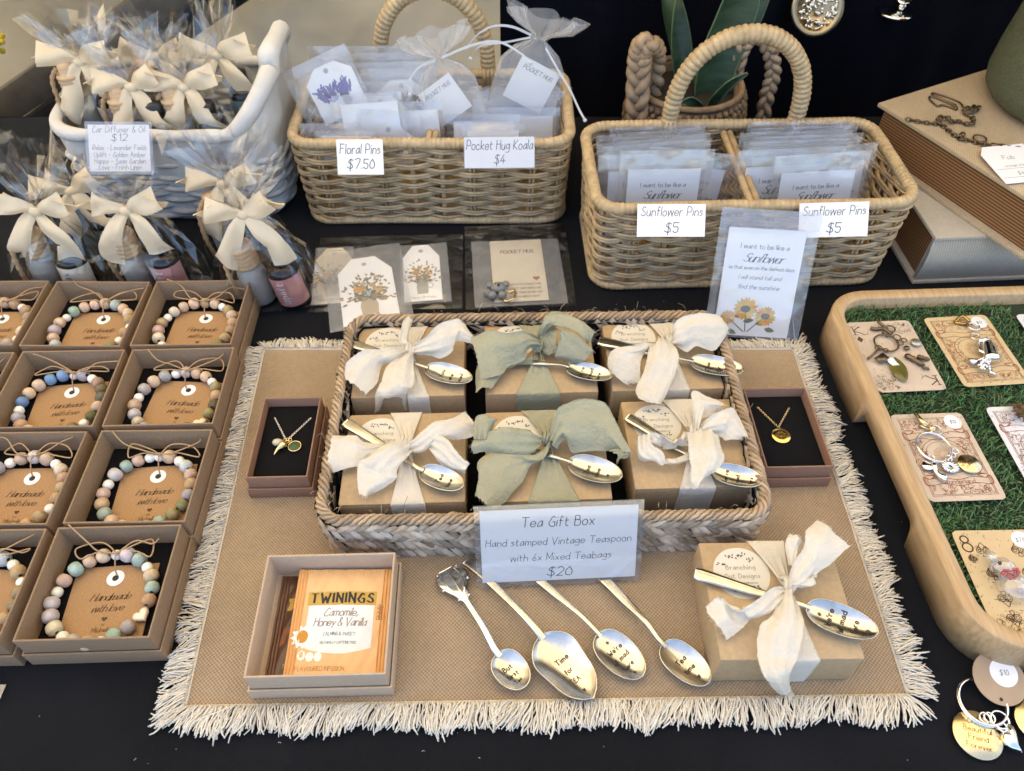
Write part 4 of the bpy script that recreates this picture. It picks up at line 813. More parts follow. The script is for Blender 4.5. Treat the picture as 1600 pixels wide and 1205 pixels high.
bow('G7', (1080, 800, 3.887), ((350, 185), (570, 185), (640, 905), (795, 905)), (590, 445), [
    ([(560, 460), (480, 460), (370, 550), (260, 600), (170, 525), (95, 570)], [(540, 480), (510, 580), (470, 625), (380, 640), (300, 710), (215, 780)], [.9, 1.4, 1.5, 1.3, 1.3, 1], [.8, .7, .6, .5, .4, .3]),
    ([(575, 330), (570, 190), (600, 140)], [(610, 330), (660, 230), (690, 165)], [1, 1.5, 1.7], [.8, 1.2, 1.5]),
    ([(580, 420), (610, 330), (680, 220), (700, 120), (760, 55)], [(620, 440), (690, 455), (760, 380), (860, 300), (955, 215)], [.9, 1.4, 1.8, 2, 1.8], [.8, .6, .9, 1.4, 1.4]),
    ([(620, 400), (720, 400), (760, 380)], [(625, 450), (680, 460), (740, 400)], [1, 1.1, .9], [.6, .4, .5]),
    ([(545, 470), (500, 620), (420, 700), (400, 870), (470, 1030), (540, 1110), (620, 1170)], [(620, 520), (670, 650), (660, 800), (640, 900), (590, 980), (595, 1060), (627, 1115)], [.9, 1.2, 1.1, .8, .4, -2, -4], [.9, 1.1, 1, .6, .3, -1.5, -3.5])])
def box_spoon(key, reg, E, Nk, T, W, text, label, hz=(.35, .6, .85), hw=.56):
    G = GT[key]; q = Zr(*reg); spoon('teaspoon', label, P(*q(E), G['top'] + hz[0]), P(*q(Nk), G['top'] + hz[1]), P(*q(T), G['top'] + hz[2]), W * .78, 'plain', text, hw=hw, group='stamped teaspoons', arch=.0)
box_spoon('G1', (520, 470, 6.342), (178, 425), (925, 665), (1378, 785), 2.75, [('You', .36, .1, .42), ('are', .56, 0, .42), ('Loved', .76, 0, .40)], 'teaspoon under the back left cream bow, stamped You are Loved')
box_spoon('G2', (730, 470, 6.343), (180, 560), (985, 655), (1432, 755), 2.5, [('We re', .36, 0, .36), ('all mad', .56, 0, .36), ('here', .74, 0, .36)], 'teaspoon under the back sage bow, stamped We re all mad here')
box_spoon('G3', (930, 470, 6.344), (35, 400), (945, 600), (1468, 690), 2.9, [('Time', .38, 0, .42), ('for', .58, 0, .42), ('TEA', .74, 0, .42), ('<3', .88, 0, .3)], 'teaspoon under the back right bow, bowl over the tray rim, stamped Time for TEA', hw=.7)
box_spoon('G4', (500, 620, 6.023), (238, 240), (955, 690), (1345, 850), 2.6, [('Tea', .45, .1, .42), ('time', .68, 0, .42)], 'teaspoon with a beaded flat handle under the front left cream bow')
box_spoon('G5', (720, 610, 5.714), (240, 420), (968, 640), (1438, 775), 3.0, [('Tea', .38, 0, .44), ('time', .58, 0, .42), ('<3', .74, 0, .3)], 'teaspoon under the big front sage bow, stamped Tea time')
box_spoon('G6', (950, 600, 5.737), (172, 295), (935, 775), (1388, 875), 2.6, [('we re', .32, 0, .36), ('mad', .55, 0, .36), ('here', .8, 0, .32)], 'teaspoon under the wavy cream bow at the right of the tray')
box_spoon('G7', (1080, 800, 3.887), (20, 372), (700, 580), (1133, 735), 3.0, [('*', .2, 0, .34), ("We're", .38, 0, .48), ('all mad', .56, 0, .48), ('here', .74, 0, .48), ('*', .88, 0, .34)], 'teaspoon with a plain golden handle on the single gift box outside the tray', hw=.62)

# ------------------------------------------------------------------ price cards
def sign(name, label, bl, br_, tl, lines, sleeve=.0, mt=INK, group='handwritten price cards', lean=.0, margin=None):
    t, wd, ht = plane_thing(name, label, 'price card', bl, br_, tl, group)
    mx, my = margin or (0, 0)
    m = MB(); m.box((0, ht / 2, 0), (wd - 2 * mx, ht - 2 * my, .04)); m.build('paper', PAPER, t, smooth=False)
    if sleeve:
        m = MB(); m.box((0, ht / 2, .06), (wd + 2 * sleeve, ht + 2 * sleeve, .015)); m.box((0, ht / 2, -.06), (wd + 2 * sleeve, ht + 2 * sleeve, .015)); m.build('laminate', LAMI, t, smooth=False)
    for i, (s_, x, y, h, wt, fw) in enumerate(lines):
        k = MB(); write(k, s_, x * wd, y * ht, h, wt, .12, .95, fit=fw * wd, z=.026, bounce=.12); k.build('lettering', mt, t)
    return t
b0, b1, t0 = P(754, 911, 1.0), P(992, 900, 1.0), None
tl = PY(749, 799, 30.0); sign('price_card', 'large price card reading Tea Gift Box $20 leaning on the seagrass tray', b0, b1, tl, [('Tea Gift Box', -.01, .76, .86, .075, .46), ('Hand stamped Vintage Teaspoon', -.005, .51, .62, .075, .93), ('with 6x Mixed Teabags', .01, .29, .62, .075, .65), ('$20', 0, .065, .80, .085, .16)], .42)
# ------------------------------------------------------------------ wicker baskets
def wicker(label, loc, rz, W, D, Hh, hx, hh, hw_, seed):
    t = thing('wicker_basket', label, 'basket', loc, rz, 'two-section cane baskets with a hoop handle')
    NS, rows = 26, 15; m = MB(); n = NS * 8; r = np.random.default_rng(seed)
    sc = lambda z: 1 - .035 * (1 - z / Hh)
    for k in range(rows):
        z = .9 + k * (Hh - 2.0) / (rows - 1); p, nv, L = rrect(W * sc(z) - .8, D * sc(z) - .8, 2.2, n); s = np.arange(n) / n
        for tw in (0, 1):
            ph = k * PI + tw * PI * .0
            o = .36 * np.sin(PI * NS * s + ph) + r.normal(0, .02, n)
            zz = z + (.15 if tw else -.15) + .12 * np.sin(PI * NS * s / 2 + ph) + .06 * np.sin(2 * PI * s * 5 + k)
            m.tube(np.c_[p + nv * o[:, None], zz], .185, 5, True)
    for i in range(NS):
        for dx in (-.16, .16):
            pts = []
            for z in np.linspace(.3, Hh - .2, 8):
                p, nv, L = rrect(W * sc(z) - .8, D * sc(z) - .8, 2.2, 400); pts.append((*p[int((i + .5) / NS * 400 + dx * 400 / L)], z))
            m.tube(pts, .16, 5)
    m.build('weave', WICKER, t)
    def wrapped(mb, path, R, pitch, closed):
        p = np.asarray(path); q = np.concatenate([p, p[:1]]) if closed else p
        L = np.concatenate([[0], np.cumsum(np.linalg.norm(np.diff(q, axis=0), axis=1))]); k = int(L[-1] / pitch); nn_ = k * 6
        s = np.linspace(0, L[-1], nn_, endpoint=not closed); pts = np.stack([np.interp(s, L, q[:, j]) for j in range(3)], 1)
        mb.tube(pts, R * (.88 + .14 * np.abs(np.sin(np.arange(nn_) / 6 * PI)) ** .6 + np.repeat(r.normal(0, .012, k), 6)[:nn_]), 10, closed)
    def loop(w_, d_, z): p, _, _ = rrect(w_, d_, 2.4, 300); return np.c_[p, z + .08 * np.sin(np.arange(300) * .06)]
    m = MB(); wrapped(m, loop(W - .8, D - .8, Hh - .35), .60, .52, True); m.build('rim', WRAP, t)
    m = MB(); wrapped(m, loop(W * .965 - .5, D * .965 - .5, .45), .46, .5, True); m.build('base_braid', WRAP, t)
    yb = D / 2 - .5; a = np.linspace(PI, 0, 40)
    arc = [(hx - hw_, yb, Hh - 3)] + [(hx + hw_ * math.cos(q), yb + .3, Hh + .6 + (hh - .6) * math.sin(q) ** .85) for q in a] + [(hx + hw_, yb, Hh - 3)]
    m = MB(); wrapped(m, arc, .92, .58, False)
    for sg in (-1, 1):
        for k in range(3): m.tube([(hx + sg * hw_ - .45 + .45 * k, yb - .55, Hh + .4), (hx + sg * hw_ - .45 + .45 * k, yb - .72, Hh - .4), (hx + sg * hw_ - .45 + .45 * k, yb - .5, Hh - 2.2)], .22, 6)
    m.build('handle', WRAP, t)
    m = MB(); y = np.linspace(-D / 2 + .9, D / 2 - .9, 60)
    for k in range(9): m.tube(np.c_[.3 * np.sin(np.arange(60) * .55 + k * PI), y, np.full(60, 1 + k * 1.0)], .24, 5)
    for q in (-.35, .35): wrapped(m, np.c_[np.full(30, q), np.linspace(-D / 2 + .8, D / 2 - .8, 30), np.full(30, Hh - 1.1)], .36, .5, False)
    m.build('divider', WICKER, t)
    m = MB(); m.prism([tuple(q) for q in rrect(W * .95 - 1, D * .95 - 1, 2, 60)[0]], .15, .5); m.build('base', WICKER, t)
    return t
KLc, KRc = (-8.8, 80.8), (23.9, 69.6)
wicker('cane basket behind, its compartments holding floral pin packets and organza bags', (*KLc, 0), math.radians(.5), 31, 16.0, 10.9, -.3, 9.2, 6.3, 1)
wicker('nearer cane basket at the right, packed with sunflower pin packets', (*KRc, 0), math.radians(2), 32.4, 15.6, 10.9, .6, 9.6, 7.0, 2)

# ------------------------------------------------------------------ sleeved cards
def packet(name, label, cat, bl, br_, tl, card, draw, fl=SLEEVE, cardm=PAPER, group=None, poly=None, puff=.35, seed=0, flap=True):
    """card = (x0, y0, x1, y1) inside the sleeve as fractions; draw(k, x0, y0, x1, y1) prints on it"""
    t, wd, ht = plane_thing(name, label, cat, bl, br_, tl, group)
    x0, y0, x1, y1 = card[0] * wd - wd / 2, card[1] * ht, card[2] * wd - wd / 2, card[3] * ht
    if x1 > x0:
        pl = [(x0 + (x1 - x0) * u, y0 + (y1 - y0) * v) for u, v in (poly or ((0, 0), (1, 0), (1, 1), (0, 1)))]
        m = MB(); m.prism(pl, -.03, .03); cd = m.build('card', cardm, t, smooth=False)
        draw(t, cd, x0, y0, x1, y1)
    nu, nv = 18, 22; m = MB(); g_ = np.random.default_rng(seed)
    for sg in (1, -1):
        G = np.zeros((nu, nv, 3))
        for i, u in enumerate(np.linspace(-1, 1, nu)):
            for j, v in enumerate(np.linspace(0, 1, nv)): G[i, j] = (u * wd / 2, v * ht, 0)
        env = np.clip((1 - np.abs(G[..., 0] * 2 / wd)) * 5, 0, 1) * np.clip((1 - G[..., 1] / ht) * 6, 0, 1) * np.clip(G[..., 1] / ht * 6, 0, 1)
        nz = noise2(G, 1.1, .16, seed * 2 + (sg > 0)) + noise2(G, 3.2, .06, seed * 2 + 7)
        G[..., 2] = sg * (.05 + puff * .55 * env + np.abs(nz) * env) + .05 * np.sin(G[..., 0] * 1.1 + seed) * (G[..., 1] / ht) ** 2
        m.grid(G if sg > 0 else G[::-1])
    if flap: m.grid([[(u * wd / 2, ht * (1 - .14 * s), .12 + .25 * s * (1 - u * u * .6) + .02 * math.sin(u * 9 + s * 4)) for s in np.linspace(0, 1, 4)] for u in np.linspace(-1, 1, 14)])
    m.build('sleeve', fl, t)
    return t
TAGP = ((0, 0), (1, 0), (1, .78), (.72, 1), (.28, 1), (0, .78))
def verse(t, cd, x0, y0, x1, y1):
    w_, h_ = x1 - x0, y1 - y0; cx = (x0 + x1) / 2; k = MB(); L = lambda v: y0 + h_ * v
    write(k, 'I want to be like a', cx, L(.82), w_ * .062, .1, 0, .9, z=.04, serif=.08); write(k, 'Sunflower', cx, L(.70), w_ * .115, .07, .5, .35, z=.04, cal=.5, n=6)
    write(k, 'so that even on the darkest days', cx, L(.63), w_ * .048, .11, 0, .75, z=.04, serif=.08); write(k, 'I will stand tall and', cx, L(.54), w_ * .055, .09, .25, .9, z=.04); write(k, 'find the sunshine', cx, L(.45), w_ * .06, .09, .3, .8, z=.04)
    k.build('lettering', INK, cd); k = MB(); r = random.Random(3)
    for (x, y, R) in ((.38, .26, .17), (.66, .20, .15), (.16, .17, .11)):
        X_, Y_ = x0 + w_ * x, y0 + h_ * y
        k.col = (.05, .10, .03); k.tube([(X_, Y_, .04), (x0 + w_ * (.42 + .1 * (x - .4)), y0 + h_ * .04, .04)], .05, 4)
        for q in (.5, 1): k.col = (.07, .13, .05); leaf2(k, X_ + r.uniform(-.2, .2), Y_ - h_ * .12 * q, r.uniform(-.4, .6) + (PI if q < 1 else 0), w_ * .15, w_ * .07, .045)
        for i in range(18): k.col = (.62 + r.uniform(-.1, .1), .30 + r.uniform(-.08, .14) + (.1 if R < .1 else 0), .02); leaf2(k, X_, Y_, i * .349 + r.uniform(-.1, .1), w_ * R, w_ * R * .42, .05 + i * .0005)
        k.col = (.045, .014, .006) if R > .12 else (.5, .28, .02); k.poly([(X_ + w_ * R * .4 * math.cos(a), Y_ + w_ * R * .3 * math.sin(a), .064) for a in np.linspace(0, 6.28, 13)[:-1]])
    k.build('sunflower_print', PRINT, cd)
def blank(*a): pass
def plant_print(kind):
    def f(t, cd, x0, y0, x1, y1):
        w_, h_ = x1 - x0, y1 - y0; k = MB(); r = random.Random(len(kind)); cx = (x0 + x1) / 2
        k.col = (.33, .33, .34); k.poly([(cx + .28 * math.cos(a), y1 - h_ * .11 + .28 * math.sin(a), .04) for a in np.linspace(0, 6.28, 15)[:-1]])
        if kind == 'lavender':
            for i in range(46):
                bx, by = cx + r.uniform(-.30, .26) * w_, y0 + h_ * r.uniform(.32, .46); a = PI / 2 - (bx - cx) / w_ * 1.6 + r.uniform(-.15, .15); L = h_ * r.uniform(.16, .27)
                for j in range(11): c_ = r.random(); k.col = (.09 + .1 * c_, .06 + .08 * c_, .20 + .2 * c_); leaf2(k, bx + math.cos(a) * L * j / 11, by + math.sin(a) * L * j / 11, a + r.uniform(-1.1, 1.1), .34, .2, .042 + .0002 * i)
            for i in range(26): k.col = (.42 + r.uniform(-.1, .1), .38, .28); leaf2(k, cx + .15 * w_, y0 + h_ * .28, i * .24, h_ * .13 * r.uniform(.7, 1), .25, .05)
        else:
            for i in range(240):
                a = r.uniform(-.1, PI + .1); q = min(abs(r.gauss(0, .55)), 1); X_ = cx + math.cos(a) * w_ * .44 * q; Y_ = y0 + h_ * .34 + math.sin(a) * h_ * .36 * q
                k.col = r.choice(((.18, .16, .07), (.10, .12, .07), (.34, .16, .03), (.42, .24, .03), (.20, .17, .10), (.32, .22, .12), (.06, .08, .08))); leaf2(k, X_, Y_, a + r.uniform(-.7, .7), w_ * r.uniform(.06, .13), w_ * .045, .04 + i * .0001)
            for (x, y, R, c_) in ((-.16, .50, .10, (.5, .25, .04)), (.20, .48, .09, (.52, .33, .07)), (.0, .42, .08, (.30, .45, .45)), (.1, .55, .07, (.45, .28, .08)), (-.07, .58, .06, (.42, .3, .2))):
                for i in range(12): k.col = tuple(v * r.uniform(.75, 1.25) for v in c_); leaf2(k, cx + x * w_, y0 + y * h_, i * .52, w_ * R, w_ * R * .6, .055 + i * .0005)
            k.col = (.28, .29, .24) if kind == 'jug' else (.42, .34, .22); k.poly([(cx + u * w_ * .14, y0 + h_ * (.12 + .26 * v), .05) for u, v in ((-1, 0), (1, 0), (1.15, .5), (.8, 1), (-.8, 1), (-1.15, .5))])
            if kind == 'jug': k.ring((cx + w_ * .19, y0 + h_ * .26, .05), w_ * .09, .04, 14, 4)
        k.build('flower_print', PRINT, cd)
        if kind in ('jug', 'happy'):
            k = MB(); write(k, 'Happy Birthday', cx, y0 + h_ * .045, w_ * .085, .08, .25, .7, z=.04); k.build('lettering', INK_GREY, cd)
    return f
def hug(t, cd, x0, y0, x1, y1):
    w_, h_ = x1 - x0, y1 - y0; k = MB(); cx = (x0 + x1) / 2
    write(k, 'POCKET HUG', cx, y0 + h_ * .78, w_ * .085, .13, .2, .8, z=.045)
    for i, s_ in enumerate(('THIS IS A LITTLE POCKET HUG,', 'SO KEEP IT SAFE AND CLOSE', 'IT WILL BE THERE BESIDE YOU', 'WHEN YOU NEED IT MOST')): write(k, s_, cx + w_ * .06, y0 + h_ * (.25 - .065 * i), w_ * .042, .14, .2, .55, z=.045, n=2)
    k.build('lettering', INK, cd)
    k = MB(); k.poly(heart2((x0 + w_ * .82, y0 + h_ * .35), w_ * .07), .045); k.build('heart_print', INK_RED, cd)

# sunflower packets standing in the right basket
PKL = ('front', 'second', 'third', 'fourth', 'fifth', 'sixth', 'seventh', 'back')
def sunrow(side, specs):
    for i, (x, Y, w_, ztop, tilt, yaw) in enumerate(specs):
        ztop = PY(800, ztop, Y + 2.6)[2]; b = np.array([x, Y, .8]); d = np.array([math.cos(yaw), math.sin(yaw), math.sin(tilt)]); d /= np.linalg.norm(d); upv = np.array([-math.sin(tilt) * .9, .22, 1]); Lh = (ztop - .8)
        bl, br_ = b - d * w_ / 2, b + d * w_ / 2
        packet('sunflower_packet', f'{PKL[i]} clear packet with a printed sunflower verse card, {side} half of the right basket', 'packet', bl, br_, bl + upv * Lh, (.10, .06, .88, .85), verse, group='sunflower pin packets in the basket', seed=i * 3 + (side == 'left'), puff=.4)
sunrow('left', [(15.5, 64.4, 9.4, 236., .0, .03), (14.4, 65.7, 11.0, 240., .01, .02), (17.4, 67.0, 9.6, 234., -.12, .0), (15.8, 68.2, 11.2, 222., .07, .03), (15.6, 69.4, 11.4, 216., .09, .02), (16.4, 70.6, 10.2, 210., .05, .02), (15.6, 71.8, 11.4, 203., .08, .02), (16.2, 73.0, 10.4, 195., .04, .02)])
sunrow('right', [(31.6, 64.8, 9.6, 240., .04, .04), (28.6, 66.2, 10.6, 232., .03, .03), (34.0, 67.4, 9.0, 228., .06, .1), (30.3, 68.7, 12.0, 218., .02, .03), (31.4, 69.9, 11.6, 210., .03, .03), (30.3, 71.1, 12.0, 204., .01, .03), (31.6, 72.4, 11.6, 196., .02, .03), (31.2, 73.6, 11.4, 188., -.01, .03)])
# the big packet leaning on the front of the right basket
bl, br_ = P(1099, 524, .4), P(1246, 534, .4); tl = PY(1101, 322, 60.3)
packet('sunflower_packet', 'large clear packet with a sunflower verse card leaning on the front of the right basket', 'packet', bl, br_, tl, (.10, .02, .88, .86), verse, group='sunflower pin packets in the basket', seed=41, puff=.5)

# floral pin packets and pocket hug packets in the left basket
def quadY(bl, br_, tl, Yb, Yt): return PY(*bl, Yb), PY(*br_, Yb), PY(*tl, Yt)
FP = 'floral pin packets in the left basket'
def flor(label, q, Yb, Yt, card, draw, fl=SLEEVE, poly=TAGP, cm=PAPER, seed=0, flap=True): a, b, c = quadY(*q, Yb, Yt); return packet('pin_packet', label, 'packet', a, b, c, card, draw, fl, cm, FP, poly, .35, seed, flap)
flor('empty looking tall clear sheet standing behind the floral pin packets', ((500, 205), (655, 205), (502, 72)), 84.5, 86.5, (.1, .05, .9, .85), blank, SLEEVE, None, CREAM_PAPER, 51)
flor('plain clear packet at the back of the floral pins with a folded corner', ((560, 205), (690, 200), (548, 84)), 82.5, 84.5, (.12, .05, .9, .8), blank, SLEEVE, None, PAPER, 52)
flor('clear packet with a lavender tag tilted to the left, top of the floral pins', ((490, 215), (588, 172), (432, 118)), 77.5, 80, (.25, .08, .94, .86), plant_print('lavender'), SLEEVE, TAGP, PAPER, 53)
flor('frosted packet in the middle of the floral pins', ((545, 235), (650, 235), (578, 128)), 77, 79.5, (.15, .06, .9, .8), plant_print('bouquet'), FROST, TAGP, PAPER, 54, False)
flor('frosted packet with a half hidden lavender tag right of the floral price card', ((560, 262), (655, 268), (572, 170)), 74.6, 76.6, (.12, .02, .88, .76), plant_print('lavender'), FROST, TAGP, PAPER, 55, False)
flor('low packet with a white tag beside the basket corner', ((475, 255), (560, 255), (466, 193)), 74.5, 76, (.18, .05, .9, .7), plant_print('bouquet'), FROST, TAGP, PAPER, 56, False)
flor('wide clear packet filling the floral side behind the lavender tag', ((520, 225), (690, 220), (512, 100)), 80, 82, (.08, .05, .92, .86), blank, SLEEVE, None, PAPER, 57)
flor('upright clear packet beside the divider of the left basket', ((610, 255), (700, 250), (618, 160)), 76, 77.6, (.1, .05, .92, .85), blank, SLEEVE, None, PAPER, 58)
flor('short frosted packet low in the left corner of the floral side', ((500, 258), (590, 258), (496, 205)), 73.6, 74.6, (.1, .05, .92, .85), blank, FROST, None, PAPER, 59, False)
flor('upright white carded packet in the middle back of the floral side', ((590, 215), (680, 212), (596, 108)), 79, 81, (.1, .05, .92, .84), plant_print('bouquet'), FROST, TAGP, PAPER, 61, False)
flor('leaning clear packet between the lavender tag and the divider', ((535, 240), (640, 232), (522, 150)), 75.4, 77.2, (.1, .05, .92, .84), blank, SLEEVE, None, PAPER, 62)
PH = 'pocket hug packets in the left basket'
for i, (bl, br_, tl, Y) in enumerate((((722, 262), (818, 262), (724, 194), 74.3), ((700, 262), (812, 262), (700, 178), 75.8), ((742, 262), (872, 262), (732, 168), 78), ((725, 230), (880, 230), (716, 142), 80.5), ((735, 225), (890, 225), (722, 136), 83.0))):
    a, b, c = quadY(bl, br_, tl, Y, Y + 2)
    packet('hug_packet', ('lowest clear packet behind the koala price card', 'second clear packet behind the koala price card, standing a little taller', 'wide clear packet in the middle of the koala compartment', 'tall clear packet under the organza bags', 'rearmost clear packet in the koala compartment')[i], 'packet', a, b, c, (.1, .05, .92, .86), blank, SLEEVE, PAPER, PH, None, .4, 60 + i)

def organza(label, neck, base_px, Y, wb, fan, tilt, card_rot, seed):
    nk, bs = PY(*neck, Y), PY(*base_px, Y - 1.5); ax = nk - bs; L = np.linalg.norm(ax); ax /= L
    m3 = Matrix(np.stack([np.cross((0, 1, 0), ax) / np.linalg.norm(np.cross((0, 1, 0), ax)), np.cross(ax, np.cross((0, 1, 0), ax)) / np.linalg.norm(np.cross((0, 1, 0), ax)), ax], 1).tolist())
    t = thing('organza_bag', label, 'organza bag', bs, m3, 'white organza drawstring bags')
    g_ = np.random.default_rng(seed); n = 64; th = np.linspace(0, 2 * PI, n, endpoint=False); rows = []
    ph = g_.random(4) * 6
    for z, rx, ry, pl in ((0, wb, .7, 0), (L * .35, wb, 1.3, .02), (L * .65, wb * .92, 1.2, .05), (L * .85, wb * .6, .9, .12), (L * .95, wb * .3, .6, .2), (L, .6, .5, .25), (L + .5, .9, .7, .28), (L + 1.2, fan * .75, 1.2, .22), (L + 2.2, fan * 1.05, 1.5, .18), (L + 2.7, fan * 1.1, 1.5, .2)):
        rows.append([(math.cos(a) * rx * (1 + pl * math.sin(9 * a + ph[0]) + pl * .5 * math.sin(17 * a + ph[1])), math.sin(a) * ry * (1 + pl * 1.5 * math.sin(8 * a + ph[2])), z + (.35 * math.sin(5 * a + ph[3]) if z > L + 2 else .1 * pl * math.sin(7 * a))) for a in th])
    m = MB(); m.grid(rows, False, True); m.build('pouch', ORGANZA, t)
    m = MB(); c_, s_ = math.cos(card_rot), math.sin(card_rot); w_, h_ = wb * 1.25, L * .62
    m2 = Matrix(((c_, 0, -s_, 0), (0, 1, 0, 0), (s_, 0, c_, L * .08), (0, 0, 0, 1)))
    m.box((0, 0, h_ / 2), (w_, .05, h_)); m.xf(m2); cd = m.build('card', PAPER, t, smooth=False)
    k = MB(); write(k, 'POCKET HUG', 0, h_ * .76, w_ * .10, .12, .2, .8, fmap=lambda x, y: tuple((m2 @ Vector((x, -.035, y)))[:3])); k.build('lettering', INK, cd)
    m = MB()
    for i in range(10): a = i * .63; m.ball((.72 * math.cos(a) * .8, .62 * math.sin(a) * .8, L + .1), .16, 6)
    m.build('gathered_neck', ORGANZA, t)
    return t
rib = mat('white_organza_ribbon', (.72, .74, .78), .4, trans=.3)
def drawcord(t, pts3):
    m = MB()
    for q in pts3:
        p = spline(loc_of(t, q), 8); m.grid([[p_ - np.array([0, 0, .13]), p_ + np.array([.05, 0, .13])] for p_ in p]); m.ball(p[-1], .22, 8)
    m.build('drawstring', rib, t)
o1 = organza('left organza drawstring bag, its pocket hug card tilted upward', (686, 92), (716, 190), 79.5, 3.4, 3.3, .1, .35, 1)
drawcord(o1, [[PY(690, 90, 79), PY(740, 70, 78.5), PY(780, 66, 78.3), PY(815, 85, 78.2), PY(829, 99, 78.2)], [PY(680, 95, 79), PY(655, 105, 78), PY(637, 130, 77.4), PY(640, 148, 77.2)]])
o2 = organza('right organza drawstring bag standing against the dark curtain, ribbon hanging over the rim', (842, 62), (812, 172), 82.5, 3.8, 3.5, -.2, -.22, 2)
drawcord(o2, [[PY(830, 55, 82), PY(800, 42, 81.5), PY(770, 41, 81.5), PY(745, 55, 81.3), PY(728, 75, 81)], [PY(830, 58, 82), PY(790, 66, 81.4), PY(750, 72, 81), PY(735, 92, 80.6)], [PY(852, 75, 82), PY(875, 115, 81), PY(890, 140, 80), PY(905, 172, 78), PY(914, 188, 77)]])

# price cards of the baskets
def psign(label, q, Y, lines, Yt=None, slv=0): bl, br_, tl = PY(*q[0], Y), PY(*q[1], Y), PY(*q[2], Yt or Y); return sign('price_card', label, bl, br_, tl, lines, slv)
psign('small price card reading Floral Pins $7.50 on the rim of the left basket', ((528, 273), (600, 273), (528, 218)), 69.8, [('Floral Pins', .0, .60, .95, .075, .86), ('$7.50', 0, .18, .92, .085, .58)], 71.8)
psign('small price card reading Pocket Hug Koala $4 on the rim of the left basket', ((726, 263), (835, 262), (724, 215)), 69.8, [('Pocket Hug Koala', 0, .60, .95, .075, .94), ('$4', 0, .14, .9, .085, .16)], 71.8, .06)
psign('price card reading Sunflower Pins $5 on the left half of the right basket', ((995, 370), (1101, 370), (997, 319)), 58.9, [('Sunflower Pins', 0, .64, .85, .075, .9), ('$5', 0, .14, .9, .085, .2)], 60.9)
psign('price card reading Sunflower Pins $5 partly hidden by the large sunflower packet', ((1247, 372), (1355, 369), (1247, 318)), 59.5, [('Sunflower Pins', .0, .64, .85, .075, .9), ('$5', 0, .14, .9, .085, .2)], 61.5)

# packets lying flat in front of the left basket
def flat(pts, z): return [P(*p, z_) for p, z_ in zip(pts, z)]
def base_sheet(label, quad, seed):
    a, b, c = flat(quad, (.15, .15, .2)); return packet('display_sleeve', label, 'sleeve', a, b, c, (0, 0, 0, 0), blank, CELLO, PAPER, 'empty clear sleeves on the black cloth', None, .25, seed)
base_sheet('wide clear sleeve lying on the cloth under the floral tags', ((478, 488), (722, 482), (498, 372)), 71)
base_sheet('crumpled clear sleeve lying under the pocket hug packet', ((728, 484), (901, 478), (730, 355)), 72)
FT = 'floral tag packets lying in front of the left basket'
a, b, c = flat(((485, 478), (548, 474), (498, 388)), (.5, .5, .8)); packet('floral_tag_packet', 'frosted packet at the left with a yellowish happy birthday tag', 'packet', a, b, c, (.02, .02, .98, .98), plant_print('happy'), FROST, CREAM_PAPER, FT, TAGP, .2, 73, False)
a, b, c = flat(((628, 477), (706, 471), (632, 384)), (.5, .5, .8)); packet('floral_tag_packet', 'frosted packet at the right with a flower jug tag reading Birthday', 'packet', a, b, c, (.05, .04, .82, .98), plant_print('jug'), FROST, PAPER, FT, TAGP, .2, 74, False)
a, b, c = flat(((516, 520), (648, 500), (530, 392)), (1.2, 1.2, 1.5)); packet('floral_tag_packet', 'frosted packet in front with a white tag of a teal and orange bouquet', 'packet', a, b, c, (.16, .04, .84, .86), plant_print('bouquet'), FROST, PAPER, FT, TAGP, .25, 75, False)
a, b, c = flat(((742, 481), (888, 474), (742, 378)), (.5, .5, .7))
t = packet('koala_packet', 'frosted packet with a cream pocket hug card and a grey koala charm', 'packet', a, b, c, (.21, .06, .80, .99), hug, FROST, CREAM_PAPER, None, None, .3, 76, False)
m = MB(); kx, ky = -2.3, 2.3
m.ball((kx, ky, .55), .75, 14, (1.1, .95, .7)); m.ball((kx - .85, ky + .55, .5), .42, 10, (1, 1, .5)); m.ball((kx + .8, ky + .6, .5), .42, 10, (1, 1, .5)); m.ball((kx - .7, ky - 1.1, .5), .5, 10); m.ball((kx + .35, ky - 1.15, .5), .5, 10); m.ball((kx - 1.2, ky - .7, .45), .38, 10)
kb = m.build('koala_charm', mat('grey_resin', (.20, .21, .21), .4), t); m = MB(); m.ball((kx - .3, ky + .15, 1.02), .09, 8); m.ball((kx + .3, ky + .15, 1.02), .09, 8); m.ball((kx, ky - .15, 1.06), .2, 8, (.8, 1.2, .6)); m.build('face', INK, kb)
m = MB(); m.tube(spline([(kx + 1, ky - .8, .5), (kx + 1.7, ky - .5, .5), (kx + 1.5, ky - 1.6, .5), (kx + .7, ky - 2.1, .5), (kx + .5, ky - 1.6, .5)], 6), .12, 6); m.build('clip', GOLDP, t)

